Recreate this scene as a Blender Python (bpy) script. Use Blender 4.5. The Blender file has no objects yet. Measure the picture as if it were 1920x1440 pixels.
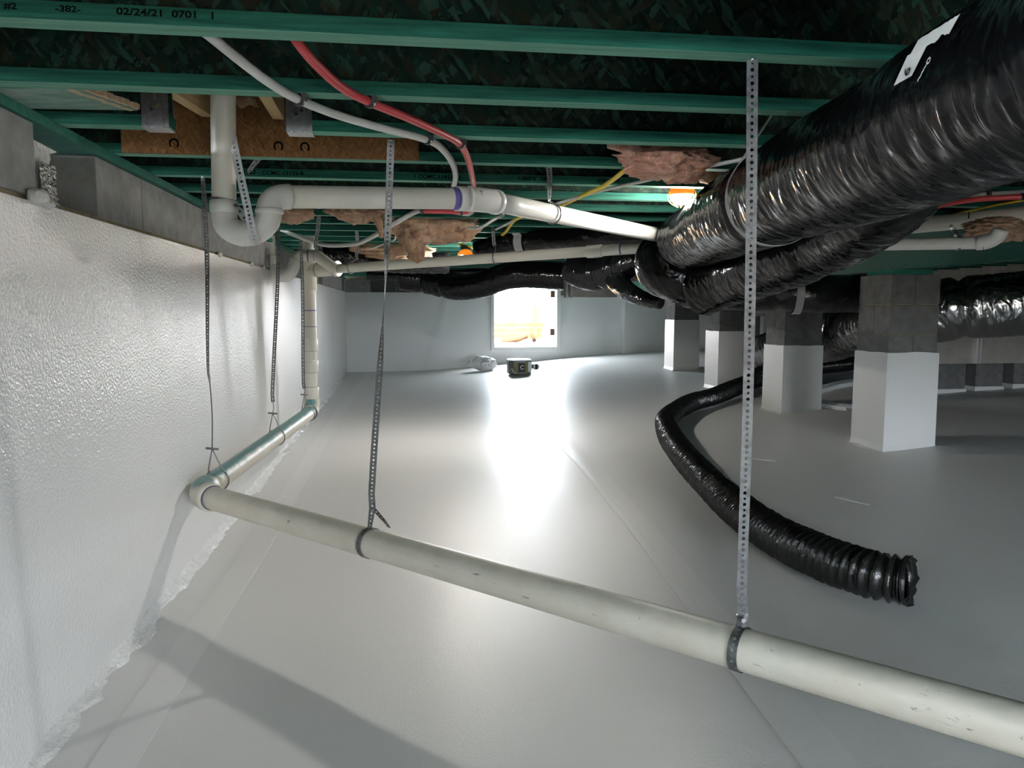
import bpy, bmesh, math, random
from mathutils import Vector, Matrix, noise
random.seed(4)
S = bpy.context.scene
COL = S.collection
R = math.radians
PI = math.pi

# ---------------------------------------------------------------- camera, light, exposure
cam_d = bpy.data.cameras.new('camera')
cam = bpy.data.objects.new('camera', cam_d); COL.objects.link(cam)
cam_d.sensor_width = 36.0
cam_d.lens = 36.0*1450/1920
cam_d.clip_start = .02; cam_d.clip_end = 200
cam.location = (0, 0, 1.3)
cam.rotation_euler = (R(90-5.6), 0, R(-8.05))
S.camera = cam

W = bpy.data.worlds.new('sky'); S.world = W; W.use_nodes = True
wb = W.node_tree.nodes['Background']
wb.inputs[0].default_value = (.83, .92, 1.0, 1)
wb.inputs[1].default_value = 55.0

sun_d = bpy.data.lights.new('sun', 'SUN'); sun_d.energy = 150.0; sun_d.angle = R(.6); sun_d.color = (1, .89, .74)
sun = bpy.data.objects.new('sun', sun_d); COL.objects.link(sun)
sun.rotation_euler = (R(48), 0, R(-25))          # shines away from the house, onto the fence outside
def portal(loc, rot, sx, sy):                     # guides sampling of the sky through an opening
    d = bpy.data.lights.new('portal', 'AREA'); d.shape = 'RECTANGLE'; d.size = sx; d.size_y = sy; d.cycles.is_portal = True
    o = bpy.data.objects.new('portal', d); COL.objects.link(o); o.location = loc; o.rotation_euler = rot
OX0, OX1, OZ0, OZ1 = 1.6, 4.0, .40, 1.05          # added opening behind the camera, unseen, lets daylight fill the foreground
portal((2.465, 15.73, 1.15), (R(-90), 0, 0), 1.33, 1.30)
portal(((OX0+OX1)/2, -3.19, (OZ0+OZ1)/2), (R(90), 0, 0), OX1-OX0, OZ1-OZ0)
BULB = 1000.0

S.view_settings.view_transform = 'Standard'
S.view_settings.look = 'None'
S.view_settings.exposure = 0.16
S.view_settings.gamma = 1.0
S.view_settings.use_curve_mapping = False
S.cycles.max_bounces = 10
S.cycles.diffuse_bounces = 6
S.cycles.glossy_bounces = 4
S.cycles.sample_clamp_indirect = 6.0
S.cycles.caustics_reflective = False

# ---------------------------------------------------------------- materials
def mat(name, base=(.5,.5,.5), rough=.5, metal=0.0, spec=.5, **kw):
    m = bpy.data.materials.new(name); m.use_nodes = True
    nt = m.node_tree; b = nt.nodes['Principled BSDF']
    b.inputs['Base Color'].default_value = (*base, 1)
    b.inputs['Roughness'].default_value = rough
    b.inputs['Metallic'].default_value = metal
    b.inputs['Specular IOR Level'].default_value = spec
    for k, v in kw.items(): b.inputs[k].default_value = v
    return m, nt, b

def node(nt, typ, **kw):
    n = nt.nodes.new(typ)
    for k, v in kw.items(): setattr(n, k, v)
    return n

def coords(nt, scale=(1,1,1), kind='Object', rot=(0,0,0)):
    tc = node(nt, 'ShaderNodeTexCoord'); mp = node(nt, 'ShaderNodeMapping')
    mp.inputs['Scale'].default_value = scale; mp.inputs['Rotation'].default_value = rot
    nt.links.new(tc.outputs[kind], mp.inputs['Vector'])
    return mp.outputs['Vector']

def noise_tex(nt, vec, scale, detail=3, rough=.55, dist=0.0):
    n = node(nt, 'ShaderNodeTexNoise')
    n.inputs['Scale'].default_value = scale; n.inputs['Detail'].default_value = detail
    n.inputs['Roughness'].default_value = rough; n.inputs['Distortion'].default_value = dist
    nt.links.new(vec, n.inputs['Vector'])
    return n.outputs['Fac']

def ramp(nt, fac, stops):
    r = node(nt, 'ShaderNodeValToRGB'); e = r.color_ramp.elements
    while len(e) < len(stops): e.new(.5)
    for i, (p, c) in enumerate(stops):
        e[i].position = p; e[i].color = (*c, 1) if len(c) == 3 else c
    nt.links.new(fac, r.inputs['Fac'])
    return r.outputs['Color']

def bump(nt, b, h, strength=.3, dist=.01, prev=None):
    n = node(nt, 'ShaderNodeBump')
    n.inputs['Strength'].default_value = strength; n.inputs['Distance'].default_value = dist
    nt.links.new(h, n.inputs['Height'])
    if prev is not None: nt.links.new(prev, n.inputs['Normal'])
    nt.links.new(n.outputs['Normal'], b.inputs['Normal'])
    return n.outputs['Normal']

def noisy(name, c0, c1, scale, rough=.6, stretch=(1,1,1), lo=.35, hi=.65, detail=5, bs=.25, bd=.004, bscale=None, kind='Object', dist=0., **kw):
    m, nt, b = mat(name, c0, rough, **kw)
    v = coords(nt, stretch, kind)
    f = noise_tex(nt, v, scale, detail, .6, dist)
    nt.links.new(ramp(nt, f, [(lo, c0), (hi, c1)]), b.inputs['Base Color'])
    if bs: bump(nt, b, noise_tex(nt, v, bscale or scale*2, 4), bs, bd)
    return m

M = {}
# I-joist flange lumber, green treated, streaky along x
def lumber_green(name, dark, light):
    m, nt, b = mat(name, dark, .7, spec=.15)
    v = coords(nt, (1.2, 26, 26))
    f = noise_tex(nt, v, 2.2, 6, .65, .3)
    oi = node(nt, 'ShaderNodeObjectInfo')
    c = ramp(nt, f, [(.30, dark), (.52, tuple((a+d)/2 for a, d in zip(dark, light))), (.72, light)])
    v2 = coords(nt, (1, 3, 3)); k = noise_tex(nt, v2, 5.0, 2)
    spots = ramp(nt, k, [(.20, (.25,.18,.12)), (.30, (1,1,1))])
    mx = node(nt, 'ShaderNodeMix', data_type='RGBA', blend_type='MULTIPLY'); mx.inputs[0].default_value = .8
    nt.links.new(c, mx.inputs[6]); nt.links.new(spots, mx.inputs[7])
    hs = node(nt, 'ShaderNodeHueSaturation')
    mr = node(nt, 'ShaderNodeMapRange'); mr.inputs[3].default_value = .75; mr.inputs[4].default_value = 1.2
    nt.links.new(oi.outputs['Random'], mr.inputs[0]); nt.links.new(mr.outputs[0], hs.inputs['Value'])
    nt.links.new(mx.outputs[2], hs.inputs['Color']); nt.links.new(hs.outputs['Color'], b.inputs['Base Color'])
    bump(nt, b, f, .3, .002)
    return m
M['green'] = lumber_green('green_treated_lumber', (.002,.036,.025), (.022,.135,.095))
M['green_face'] = lumber_green('bounce_lit_green_veneer', (.085,.25,.18), (.19,.40,.30))  # wide faces: veneer tone with floor bounce light put into the colour
M['girder'] = lumber_green('dark_green_lumber', (.008,.07,.05), (.022,.12,.088))
M['green_plate'] = lumber_green('green_sill_lumber', (.012,.11,.08), (.04,.20,.15))

# strand board: long flakes at many angles
def strand_board(name, cols, sc=1.35, rough=.7):
    m, nt, b = mat(name, cols[0], rough, spec=.12)
    prev = None; hprev = None
    for i, (ang, off) in enumerate(((.5,0),(1.15,7),(2.2,13))):
        v0 = coords(nt, (1, 1, 1), 'Object', (0, ang, 0)); mp = node(nt, 'ShaderNodeMapping'); mp.inputs['Scale'].default_value = (8*sc, 10*sc, 27*sc); mp.inputs['Location'].default_value = (off, off, off)
        nt.links.new(v0, mp.inputs['Vector']); v = mp.outputs['Vector']
        vo = node(nt, 'ShaderNodeTexVoronoi'); vo.inputs['Scale'].default_value = 1.5+.3*i; vo.inputs['Randomness'].default_value = 1
        nt.links.new(v, vo.inputs['Vector'])
        sep = node(nt, 'ShaderNodeSeparateColor'); nt.links.new(vo.outputs['Color'], sep.inputs[0])
        c = ramp(nt, sep.outputs[0], [(0, cols[0]), (.35, cols[1]), (.6, cols[2]), (.85, cols[3]), (1, cols[1])])
        if prev is None: prev, hprev = c, sep.outputs[1]
        else:
            gt = node(nt, 'ShaderNodeMath', operation='GREATER_THAN'); gt.inputs[1].default_value = .52
            nt.links.new(sep.outputs[2], gt.inputs[0])
            mx = node(nt, 'ShaderNodeMix', data_type='RGBA'); nt.links.new(gt.outputs[0], mx.inputs[0])
            nt.links.new(prev, mx.inputs[6]); nt.links.new(c, mx.inputs[7]); prev = mx.outputs[2]
            mh = node(nt, 'ShaderNodeMix'); nt.links.new(gt.outputs[0], mh.inputs[0])
            nt.links.new(hprev, mh.inputs[2]); nt.links.new(sep.outputs[1], mh.inputs[3]); hprev = mh.outputs[0]
    nt.links.new(prev, b.inputs['Base Color'])
    bump(nt, b, hprev, .5, .003)
    return m
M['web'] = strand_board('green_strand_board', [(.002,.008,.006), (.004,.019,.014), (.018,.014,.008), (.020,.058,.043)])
M['osb'] = strand_board('brown_strand_board', [(.10,.045,.016), (.17,.082,.032), (.13,.06,.022), (.22,.12,.05)], 2.6)
M['scrap'] = noisy('faded_green_board', (.10,.22,.17), (.22,.33,.27), 9, .75, (1,3,1))
M['lumber'] = noisy('yellow_lumber', (.46,.31,.14), (.62,.45,.24), 3, .65, (14,1,14))
M['splinter'] = noisy('torn_wood', (.42,.28,.16), (.62,.46,.32), 60, .8)
M['ink'] = mat('stamp_ink', (.001,.002,.002), .9, 0, .1)[0]
M['white_ink'] = mat('white_print', (.6,.6,.6), .6)[0]
M['block'] = noisy('grey_block', (.24,.24,.235), (.32,.32,.315), 14, .92, bs=.6, bd=.004, bscale=90, spec=.15)
M['pier_block'] = noisy('pier_block', (.13,.13,.125), (.18,.18,.175), 14, .92, bs=.6, bd=.004, bscale=90, spec=.15)
M['steel_light'] = noisy('clean_steel', (.50,.50,.51), (.62,.62,.63), 60, .5, metal=.5, bs=.1, bd=.001)
M['debris'] = mat('dark_debris', (.022,.015,.010), 1.0, 0, 0)[0]
M['block_dark'] = noisy('dark_block', (.07,.07,.07), (.10,.10,.10), 12, .92, bs=.6, bd=.004, bscale=90, spec=.15)
M['mortar'] = noisy('yellowed_mortar', (.20,.17,.11), (.29,.25,.17), 18, .95, bs=.5, bd=.004, bscale=60, spec=.1)

# white liner sheet: glossy, faint pebble and slow wrinkles
def sheet(name, c0, c1, rough, pebble, pscale, wrinkle, wscale=1.3, stretch=(1,1,1), spec=.5):
    m, nt, b = mat(name, c0, rough, spec=spec)
    v = coords(nt)
    vs = coords(nt, stretch)
    b.inputs['Base Color'].default_value = (*[(i+j)/2 for i, j in zip(c0, c1)], 1)
    n1 = bump(nt, b, noise_tex(nt, vs, wscale, 3, .5, .8), wrinkle, .05)
    bump(nt, b, noise_tex(nt, v, pscale, 2, .6), pebble, .004, n1)
    return m
M['liner'] = sheet('white_floor_liner', (.77,.765,.755), (.79,.785,.775), .40, .22, 95, .10)
M['tape'] = sheet('white_seam_tape', (.80,.795,.785), (.83,.825,.815), .34, .10, 60, .06)
M['foam_board'] = sheet('white_wall_liner', (.78,.78,.78), (.82,.82,.82), .27, 1.0, 85, .12, 1.0, (1,1,.25), .75)
M['wall_liner'] = sheet('smooth_wall_liner', (.82,.82,.83), (.86,.86,.87), .42, .05, 90, .10)
M['pier_wrap'] = sheet('pier_liner', (.74,.735,.72), (.80,.795,.78), .40, .08, 60, .05, 4)
M['spray_foam'] = noisy('glossy_sealant', (.75,.75,.74), (.85,.85,.84), 30, .16, bs=1.0, bd=.012, bscale=70, spec=.8)
M['foil'] = noisy('crinkled_foil', (.55,.55,.55), (.85,.85,.85), 60, .18, metal=1.0, bs=1.0, bd=.02, bscale=75)
M['pvc'] = noisy('cream_pvc', (.72,.69,.60), (.76,.73,.65), 3, .30, bs=0, spec=.5)
M['pvc_white'] = noisy('white_pvc', (.78,.765,.72), (.82,.805,.77), 3, .28, bs=0, spec=.5)
def dusty_pvc(s0=.04, s1=.15, amt=.65):
    m, nt, b = mat('scuffed_pvc', (.62,.57,.47), .42)
    v = coords(nt)
    base = ramp(nt, noise_tex(nt, v, 5, 4), [(.35, (.62,.565,.47)), (.65, (.68,.64,.55))])
    scr = ramp(nt, noise_tex(nt, coords(nt, (1,1,4)), 16, 5, .7, .5), [(.30, (.10,.16,.15)), (.36, (1,1,1))])
    mx = node(nt, 'ShaderNodeMix', data_type='RGBA', blend_type='MULTIPLY'); mx.inputs[0].default_value = .85
    nt.links.new(base, mx.inputs[6]); nt.links.new(scr, mx.inputs[7])
    # green treatment stain settled on the top of the pipe
    uv = node(nt, 'ShaderNodeTexCoord'); sx = node(nt, 'ShaderNodeSeparateXYZ'); nt.links.new(uv.outputs['UV'], sx.inputs[0])
    d = node(nt, 'ShaderNodeMath', operation='PINGPONG'); d.inputs[1].default_value = .5; nt.links.new(sx.outputs[0], d.inputs[0])
    ad = node(nt, 'ShaderNodeMath', operation='MULTIPLY_ADD'); ad.inputs[1].default_value = .32; ad.inputs[2].default_value = -.16
    nt.links.new(noise_tex(nt, v, 7, 4), ad.inputs[0])
    su = node(nt, 'ShaderNodeMath', operation='ADD'); nt.links.new(d.outputs[0], su.inputs[0]); nt.links.new(ad.outputs[0], su.inputs[1])
    st = ramp(nt, su.outputs[0], [(s0, (amt,)*3), (s1, (0,0,0))])
    m2 = node(nt, 'ShaderNodeMix', data_type='RGBA'); nt.links.new(st, m2.inputs[0])
    nt.links.new(mx.outputs[2], m2.inputs[6]); m2.inputs[7].default_value = (.40,.42,.35,1)
    nt.links.new(m2.outputs[2], b.inputs['Base Color'])
    return m, m2
M['pvc_low'], _ = dusty_pvc()
M['pvc_teal'], mm = dusty_pvc(.10, .19, .9); mm.inputs[7].default_value = (.06,.22,.22,1)
M['primer'] = mat('purple_primer', (.13,.11,.36), .4)[0]
M['dark_ring'] = mat('dark_joint', (.10,.09,.14), .6)[0]
M['steel'] = noisy('galvanized_steel', (.12,.122,.125), (.21,.213,.216), 60, .5, metal=.8, bs=.1, bd=.001)
M['steel_dark'] = noisy('dull_steel', (.16,.16,.165), (.26,.26,.27), 40, .42, metal=.9, bs=.1, bd=.001)
M['bright'] = mat('bright_steel', (.8,.8,.8), .25, 1.0)[0]
M['sheet_metal'] = noisy('sheet_metal', (.42,.39,.35), (.50,.47,.43), 5, .45, metal=.35, bs=.05)
M['plenum'] = noisy('dark_sheet_metal', (.13,.13,.13), (.19,.19,.19), 8, .4, metal=.7, bs=.05)
M['pex_white'] = mat('white_pex', (.72,.71,.68), .38)[0]
M['pex_red'] = mat('red_pex', (.52,.055,.06), .38)[0]
M['black_plastic'] = mat('black_clip', (.012,.012,.012), .45)[0]
M['yellow'] = mat('yellow_cord', (.80,.55,.04), .45)[0]
M['romex'] = mat('white_cable', (.70,.69,.64), .5)[0]
M['wire'] = mat('tie_wire', (.22,.22,.22), .4, .9)[0]
M['band'] = mat('grey_hanger_band', (.36,.36,.37), .55)[0]

# wrinkled black duct jacket: bump follows the tube's own UV (u around, v along in metres)
def jacket(name, base, rough, metal, su, sv, strength, spec=.6):
    m, nt, b = mat(name, base, rough, metal, spec)
    v = coords(nt, (su, sv, 1), 'UV', (0, 0, R(1.2)))
    v2 = coords(nt, (su*2.0, sv*.45, 1), 'UV', (0, 0, R(-2.5)))
    f1 = noise_tex(nt, v, 1.0, 1.5, .5, .3); f2 = noise_tex(nt, v2, 1.0, 2, .5, .8)
    n1 = bump(nt, b, f2, strength, .020)
    bump(nt, b, f1, strength, .010, n1)
    return m
M['duct'] = jacket('black_duct_jacket', (.004,.004,.005), .17, 0, 4, 30, .55, .30)
M['duct_far'] = jacket('black_duct_jacket_smooth', (.010,.010,.011), .26, 0, 4, 20, .45, .45)
M['duct_silver'] = jacket('silver_duct_jacket', (.50,.495,.49), .22, 1.0, 6, 26, .9)
M['hose'] = noisy('black_hose_skin', (.006,.006,.006), (.012,.012,.012), 30, .26, bs=.5, bd=.006, bscale=45, spec=.6)
def fibre(name, c):
    m, nt, b = mat(name, c[1], .95, spec=.1)
    v = coords(nt)
    f = noise_tex(nt, v, 11, 6, .65, 1.2)
    nt.links.new(ramp(nt, f, [(.28, c[0]), (.5, c[1]), (.72, c[2])]), b.inputs['Base Color'])
    b.inputs['Sheen Weight'].default_value = .3
    bump(nt, b, noise_tex(nt, coords(nt, (1,1,2)), 45, 5, .7, 2.0), .9, .015)
    return m
M['fibre_brown'] = fibre('brown_fibreglass', [(.20,.10,.055), (.50,.30,.18), (.74,.55,.38)])
M['fibre_pink'] = fibre('pink_fibreglass', [(.48,.17,.09), (.82,.40,.26), (.92,.66,.48)])
M['paper'] = mat('white_label', (.70,.69,.66), .6)[0]
M['label_dark'] = mat('dark_print', (.02,.02,.02), .5)[0]
M['olive'] = mat('olive_print', (.22,.22,.04), .5)[0]
M['orange'] = mat('orange_cap', (.95,.22,.015), .35, **{'Emission Color': (1,.25,.02,1), 'Emission Strength': .8})[0]  # emission puts a glow into the cap and cage wires
M['bag'] = noisy('white_plastic_bag', (.80,.80,.80), (.86,.86,.86), 12, .35, bs=.8, bd=.02, bscale=14)
M['door'] = noisy('white_door_paint', (.80,.80,.79), (.84,.84,.83), 4, .4, bs=.05)
M['fence'] = noisy('yellow_boards', (.26,.12,.010), (.34,.17,.018), 4, 1.0, (1,10,10), spec=0)
M['soil'] = noisy('dark_soil', (.06,.05,.04), (.10,.085,.07), 6, .95)
M['dirt'] = noisy('bare_dirt', (.30,.22,.15), (.42,.33,.24), 6, 1.0, spec=0)
m_, nt_, b_ = mat('lit_bulb', (1,1,1), .4); b_.inputs['Emission Color'].default_value = (1,.955,.88,1); b_.inputs['Emission Strength'].default_value = BULB
M['bulb'] = m_

# ---------------------------------------------------------------- helpers
class MB:
    def __init__(s): s.v = []; s.f = []; s.uv = None; s.smooth = []
    def add(s, vs, fs, smooth=False, uvs=None):
        o = len(s.v); s.v += [tuple(v) for v in vs]
        for i, f in enumerate(fs):
            s.f.append(tuple(o+k for k in f)); s.smooth.append(smooth)
        if uvs is not None:
            if s.uv is None: s.uv = {}
            for i, u in enumerate(uvs): s.uv[len(s.f)-len(fs)+i] = u
        return s
    def box(s, c, d, rot=None, taper=1.0):
        x, y, z = (k/2 for k in d); vs = []
        for sx, sy, sz in ((-1,-1,-1),(1,-1,-1),(1,1,-1),(-1,1,-1),(-1,-1,1),(1,-1,1),(1,1,1),(-1,1,1)):
            t = taper if sz > 0 else 1
            p = Vector((sx*x*t, sy*y*t, sz*z))
            if rot is not None: p = rot @ p
            vs.append(p+Vector(c))
        return s.add(vs, [(0,3,2,1),(4,5,6,7),(0,1,5,4),(1,2,6,5),(2,3,7,6),(3,0,4,7)])
    def b2(s, a, b):
        return s.box([(p+q)/2 for p, q in zip(a, b)], [abs(q-p) for p, q in zip(a, b)])
    def prism(s, pts, a, b):      # polygon pts (list of 3D) swept by vector b-a
        n = len(pts); d = Vector(b)-Vector(a)
        vs = [Vector(p) for p in pts]+[Vector(p)+d for p in pts]
        return s.add(vs, [tuple(range(n))[::-1], tuple(range(n, 2*n))]+[(i, (i+1) % n, n+(i+1) % n, n+i) for i in range(n)])
    def tube(s, path, r, n=20, rf=None, caps=True, squash=1.0, uvs=True):
        path = [Vector(p) for p in path]; m = len(path)
        T = []
        for i in range(m):
            t = path[min(i+1, m-1)]-path[max(i-1, 0)]; T.append(t.normalized())
        up = Vector((0,0,1)) if abs(T[0].z) < .9 else Vector((0,1,0))
        N = (up-T[0]*up.dot(T[0])).normalized(); L = 0; rings = []; ls = []
        for i in range(m):
            if i:
                q = T[i-1].rotation_difference(T[i]); N = (q @ N); N = (N-T[i]*N.dot(T[i])).normalized()
                L += (path[i]-path[i-1]).length
            B = T[i].cross(N); ring = []
            for k in range(n):
                a = 2*PI*k/n
                rr = rf(L, a, i) if rf else (r[i] if isinstance(r, (list, tuple)) else r)
                ring.append(path[i]+N*(math.cos(a)*rr*squash)+B*(math.sin(a)*rr))
            rings.append(ring); ls.append(L)
        vs = [p for rg in rings for p in rg]; fs = []; us = []
        for i in range(m-1):
            for k in range(n):
                k2 = (k+1) % n
                fs.append((i*n+k, i*n+k2, (i+1)*n+k2, (i+1)*n+k))
                us.append(((k/n, ls[i]), ((k+1)/n, ls[i]), ((k+1)/n, ls[i+1]), (k/n, ls[i+1])))
        s.add(vs, fs, True, us)
        if caps:
            o = len(s.v)-len(vs)
            for rg, fl in ((0, True), (m-1, False)):
                f = tuple(o+rg*n+k for k in range(n)); s.f.append(f[::-1] if fl else f); s.smooth.append(False)
        return s
    def build(s, name, m, parent=None, bevel=0):
        me = bpy.data.meshes.new(name)
        off = Vector((0,0,0))
        p = parent
        while p is not None: off = off+p.location; p = p.parent
        me.from_pydata([Vector(v)-off for v in s.v], [], s.f)
        me.polygons.foreach_set('use_smooth', s.smooth)
        if s.uv is not None:
            ul = me.uv_layers.new(name='uv')
            for i, u in s.uv.items():
                po = me.polygons[i]
                for li, c in zip(po.loop_indices, u): ul.data[li].uv = c
        me.materials.append(M[m] if isinstance(m, str) else m)
        me.update()
        o = bpy.data.objects.new(name, me); COL.objects.link(o)
        if parent is not None: o.parent = parent
        if bevel:
            bv = o.modifiers.new('edge', 'BEVEL'); bv.width = bevel; bv.segments = 2; bv.limit_method = 'ANGLE'
        return o

def tag(o, label=None, cat=None, group=None, kind=None):
    if label: o['label'] = label
    if cat: o['category'] = cat
    if group: o['group'] = group
    if kind: o['kind'] = kind
    return o
def empty(name, loc=(0,0,0), parent=None):
    o = bpy.data.objects.new(name, None); COL.objects.link(o); o.empty_display_size = .1
    if parent is not None: o.parent = parent
    o.location = loc
    return o
def thing(name, label, cat, loc=(0,0,0), group=None):
    return tag(empty(name, loc), label, cat, group)
def lib(o, parent, loc, name=None):       # a linked copy sharing mesh data
    c = o.copy(); COL.objects.link(c); c.parent = parent; c.location = loc
    return c
def spline(pts, step=.02):
    P = [Vector(p) for p in pts]; out = []
    P = [P[0]*2-P[1]]+P+[P[-1]*2-P[-2]]
    for i in range(1, len(P)-2):
        a, b, c, d = P[i-1:i+3]; n = max(2, int((c-b).length/step))
        for k in range(n):
            t = k/n
            out.append(.5*((2*b)+(c-a)*t+(2*a-5*b+4*c-d)*t*t+(3*b-a-3*c+d)*t*t*t))
    out.append(P[-2]); return out
def arc(a, b, c, n=10):                   # quadratic bend from a to c steered by b
    a, b, c = Vector(a), Vector(b), Vector(c)
    return [a*(1-t)**2+b*2*t*(1-t)+c*t*t for t in [k/n for k in range(n+1)]]
def lerp(a, b, t): return Vector(a).lerp(Vector(b), t)
def sp(x): return .35*math.log1p(math.exp(max(-40, min(40, (x-.6)/.35))))
def fz(x, y): return -.045+.006*y+.088*(sp(x)-.45*sp(x-4))
def text(body, loc, size, m, parent, rot=(R(90),0,0), name='lettering', sx=1.0, extr=0.0):
    cu = bpy.data.curves.new(name, 'FONT'); cu.body = body; cu.size = size; cu.offset = size*.025; cu.extrude = extr
    cu.materials.append(M[m])
    o = bpy.data.objects.new(name, cu); COL.objects.link(o)
    off = Vector((0,0,0)); p = parent
    while p is not None: off = off+p.location; p = p.parent
    bpy.context.view_layer.update()
    me = bpy.data.meshes.new_from_object(o.evaluated_get(bpy.context.evaluated_depsgraph_get())); me.name = name
    COL.objects.unlink(o); bpy.data.objects.remove(o)
    o = bpy.data.objects.new(name, me); COL.objects.link(o)
    o.parent = parent; o.location = Vector(loc)-off; o.rotation_euler = rot; o.scale = (sx, 1, 1)
    return o

# ---------------------------------------------------------------- floor
fl = MB(); nx, ny = 100, 150
xs = [-1.10+9.7*i/nx for i in range(nx+1)]; ys = [-3.0+18.5*j/ny for j in range(ny+1)]
def fzz(x, y):
    return fz(x, y)+.012*noise.noise(Vector((x*.8, y*.5, 2)))+.004*noise.noise(Vector((x*3.1, y*1.3, 5)))
fl.add([(x, y, fzz(x, y)) for y in ys for x in xs], [(j*(nx+1)+i, j*(nx+1)+i+1, (j+1)*(nx+1)+i+1, (j+1)*(nx+1)+i) for j in range(ny) for i in range(nx)], True)
floor = tag(fl.build('floor', 'liner'), kind='structure')
def tape(pts, w, h=.003, m='tape', name='seam_tape'):
    P = spline(pts, .15); mb = MB(); n = len(P); vs = []
    for i, p in enumerate(P):
        t = (P[min(i+1, n-1)]-P[max(i-1, 0)]); t.z = 0; t.normalize(); s = Vector((t.y, -t.x, 0))
        ww = w*(1+.05*noise.noise(Vector((i*.7, 3, 1))))
        a, b, c = p-s*ww/2, p, p+s*ww/2
        for q, e in ((a, 0), (a, h), (b, h*1.5), (c, h), (c, 0)): vs.append((q.x, q.y, fzz(q.x, q.y)+e+.0005))
    mb.add(vs, [(i*5+k, i*5+k+1, (i+1)*5+k+1, (i+1)*5+k) for i in range(n-1) for k in range(4)], False)
    return mb.build(name, m, floor)
tape([(-0.833,1.992,-0.033), (-0.851,2.281,-0.031), (-0.843,2.950,-0.027), (-0.817,4.152,-0.020), (-0.802,5.989,-0.009), (-0.776,9.870,0.015), (-0.646,14.577,0.043), (-0.596,17.543,0.061)], .135)
tape([(1.140,1.531,0.018), (1.171,1.899,0.022), (1.202,2.346,0.027), (1.250,2.968,0.034), (1.312,3.796,0.044), (1.375,4.906,0.056), (1.445,6.238,0.069), (1.499,8.133,0.085), (1.666,10.468,0.113)], .15)
# lapped sheet edge running along each tape
tape([(-0.851,2.281,-0.031), (-0.843,2.950,-0.027), (-0.817,4.152,-0.020), (-0.802,5.989,-0.009), (-0.646,14.577,0.043)], .022, .003, 'liner', 'sheet_lap')
tape([(1.157,1.773,0.020), (1.187,2.315,0.026), (1.220,2.895,0.032), (1.281,3.704,0.041), (1.334,4.756,0.052), (1.489,7.773,0.082)], .022, .003, 'liner', 'sheet_lap')
tape([(4.592,8.121,0.346), (4.954,8.364,0.370), (5.280,8.504,0.389)], .16, .045, 'spray_foam', 'sheet_fold'); tape([(4.249,7.506,0.317), (4.236,7.137,0.314), (4.295,6.900,0.317)], .13, .035, 'spray_foam', 'sheet_fold')
tape([(2.598,5.578,0.164), (2.760,5.341,0.177)], .10, .004); tape([(2.630,4.303,0.159), (2.709,4.074,0.165)], .09, .004)
# sealant bead where the liner meets the left wall
sb = MB(); n = 320; vs = []
for i in range(n+1):
    y = -.5+14.5*(i/n)**1.35; w = .020+.030*noise.noise(Vector((y*3, 1, 7)))+.025*noise.noise(Vector((y*11, 4, 2))); h = .05+.03*noise.noise(Vector((y*4, 8, 3)))+.018*noise.noise(Vector((y*15, 2, 5)))
    z0 = fz(-1.06, y)
    vs += [(-1.088, y, z0+h), (-1.076, y, z0+h*.6), (-1.062, y, z0+h*.25+.008), (-1.075+w*.9, y, fzz(-1.05, y)+.012), (-1.07+w*1.5, y, fzz(-1.0, y)-.004)]
sb.add(vs, [(i*5+k, i*5+k+1, (i+1)*5+k+1, (i+1)*5+k) for i in range(n) for k in range(4)], True)
sb.build('sealant_bead', 'spray_foam', floor)

# ---------------------------------------------------------------- left wall
wl = empty('wall_left'); tag(wl, kind='structure')
g = MB(); nz, nyy = 10, 190
gy = [-3.0+18.5*j/nyy for j in range(nyy+1)]
def wx(y, z): return -1.085+.006*noise.noise(Vector((y*1.2, z*.4, 1)))+.010*math.exp(-((y-2.25)/.05)**2)
g.add([(wx(y, z), y, z) for y in gy for z in [-.25+1.866*k/nz for k in range(nz+1)]], [(j*(nz+1)+k, (j+1)*(nz+1)+k, (j+1)*(nz+1)+k+1, j*(nz+1)+k+1) for j in range(nyy) for k in range(nz)], True)
g.add([(-1.085, -3, 1.616), (-1.085, 15.5, 1.616), (-1.30, 15.5, 1.616), (-1.30, -3, 1.616)], [(0,1,2,3)])
g.build('foam_board', 'foam_board', wl)
g = MB(); g.b2((-1.32, -3, -.3), (-1.105, 15.7, 1.60)); g.build('wall_core', 'block', wl)
# bed joint and the single course of blocks above the foam board
g = MB(); g.b2((-1.30, -3, 1.600), (-1.096, 15.5, 1.632)); g.build('bed_joint', 'mortar', wl)
yb = 3.045; blk = None; P = .505
starts = []
y = 3.045
while y < 15.4: starts.append((y, min(P, 15.5-y))); y += P
starts.append((2.546-P, P)); starts.append((2.546-2*P, P)); starts.append((2.546-3*P, P)); starts.append((2.546-4*P, P))
for i, (y, ln) in enumerate(starts):
    near = y < 2.6
    mb = MB(); fx = -1.094 if not near else -1.080
    mb.b2((-1.29, y+.005, 1.632), (fx+.002*random.random(), y+ln-.005, 1.849))
    mb.build('block', 'block_dark' if random.random() < .10 and i > 6 else 'block', wl, .003)
mj = MB()
for y, ln in starts[1:]: mj.b2((-1.28, y-.006, 1.632), (-1.100, y+.006, 1.849))
mj.build('head_joint', 'mortar', wl)['kind'] = 'stuff'
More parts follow.
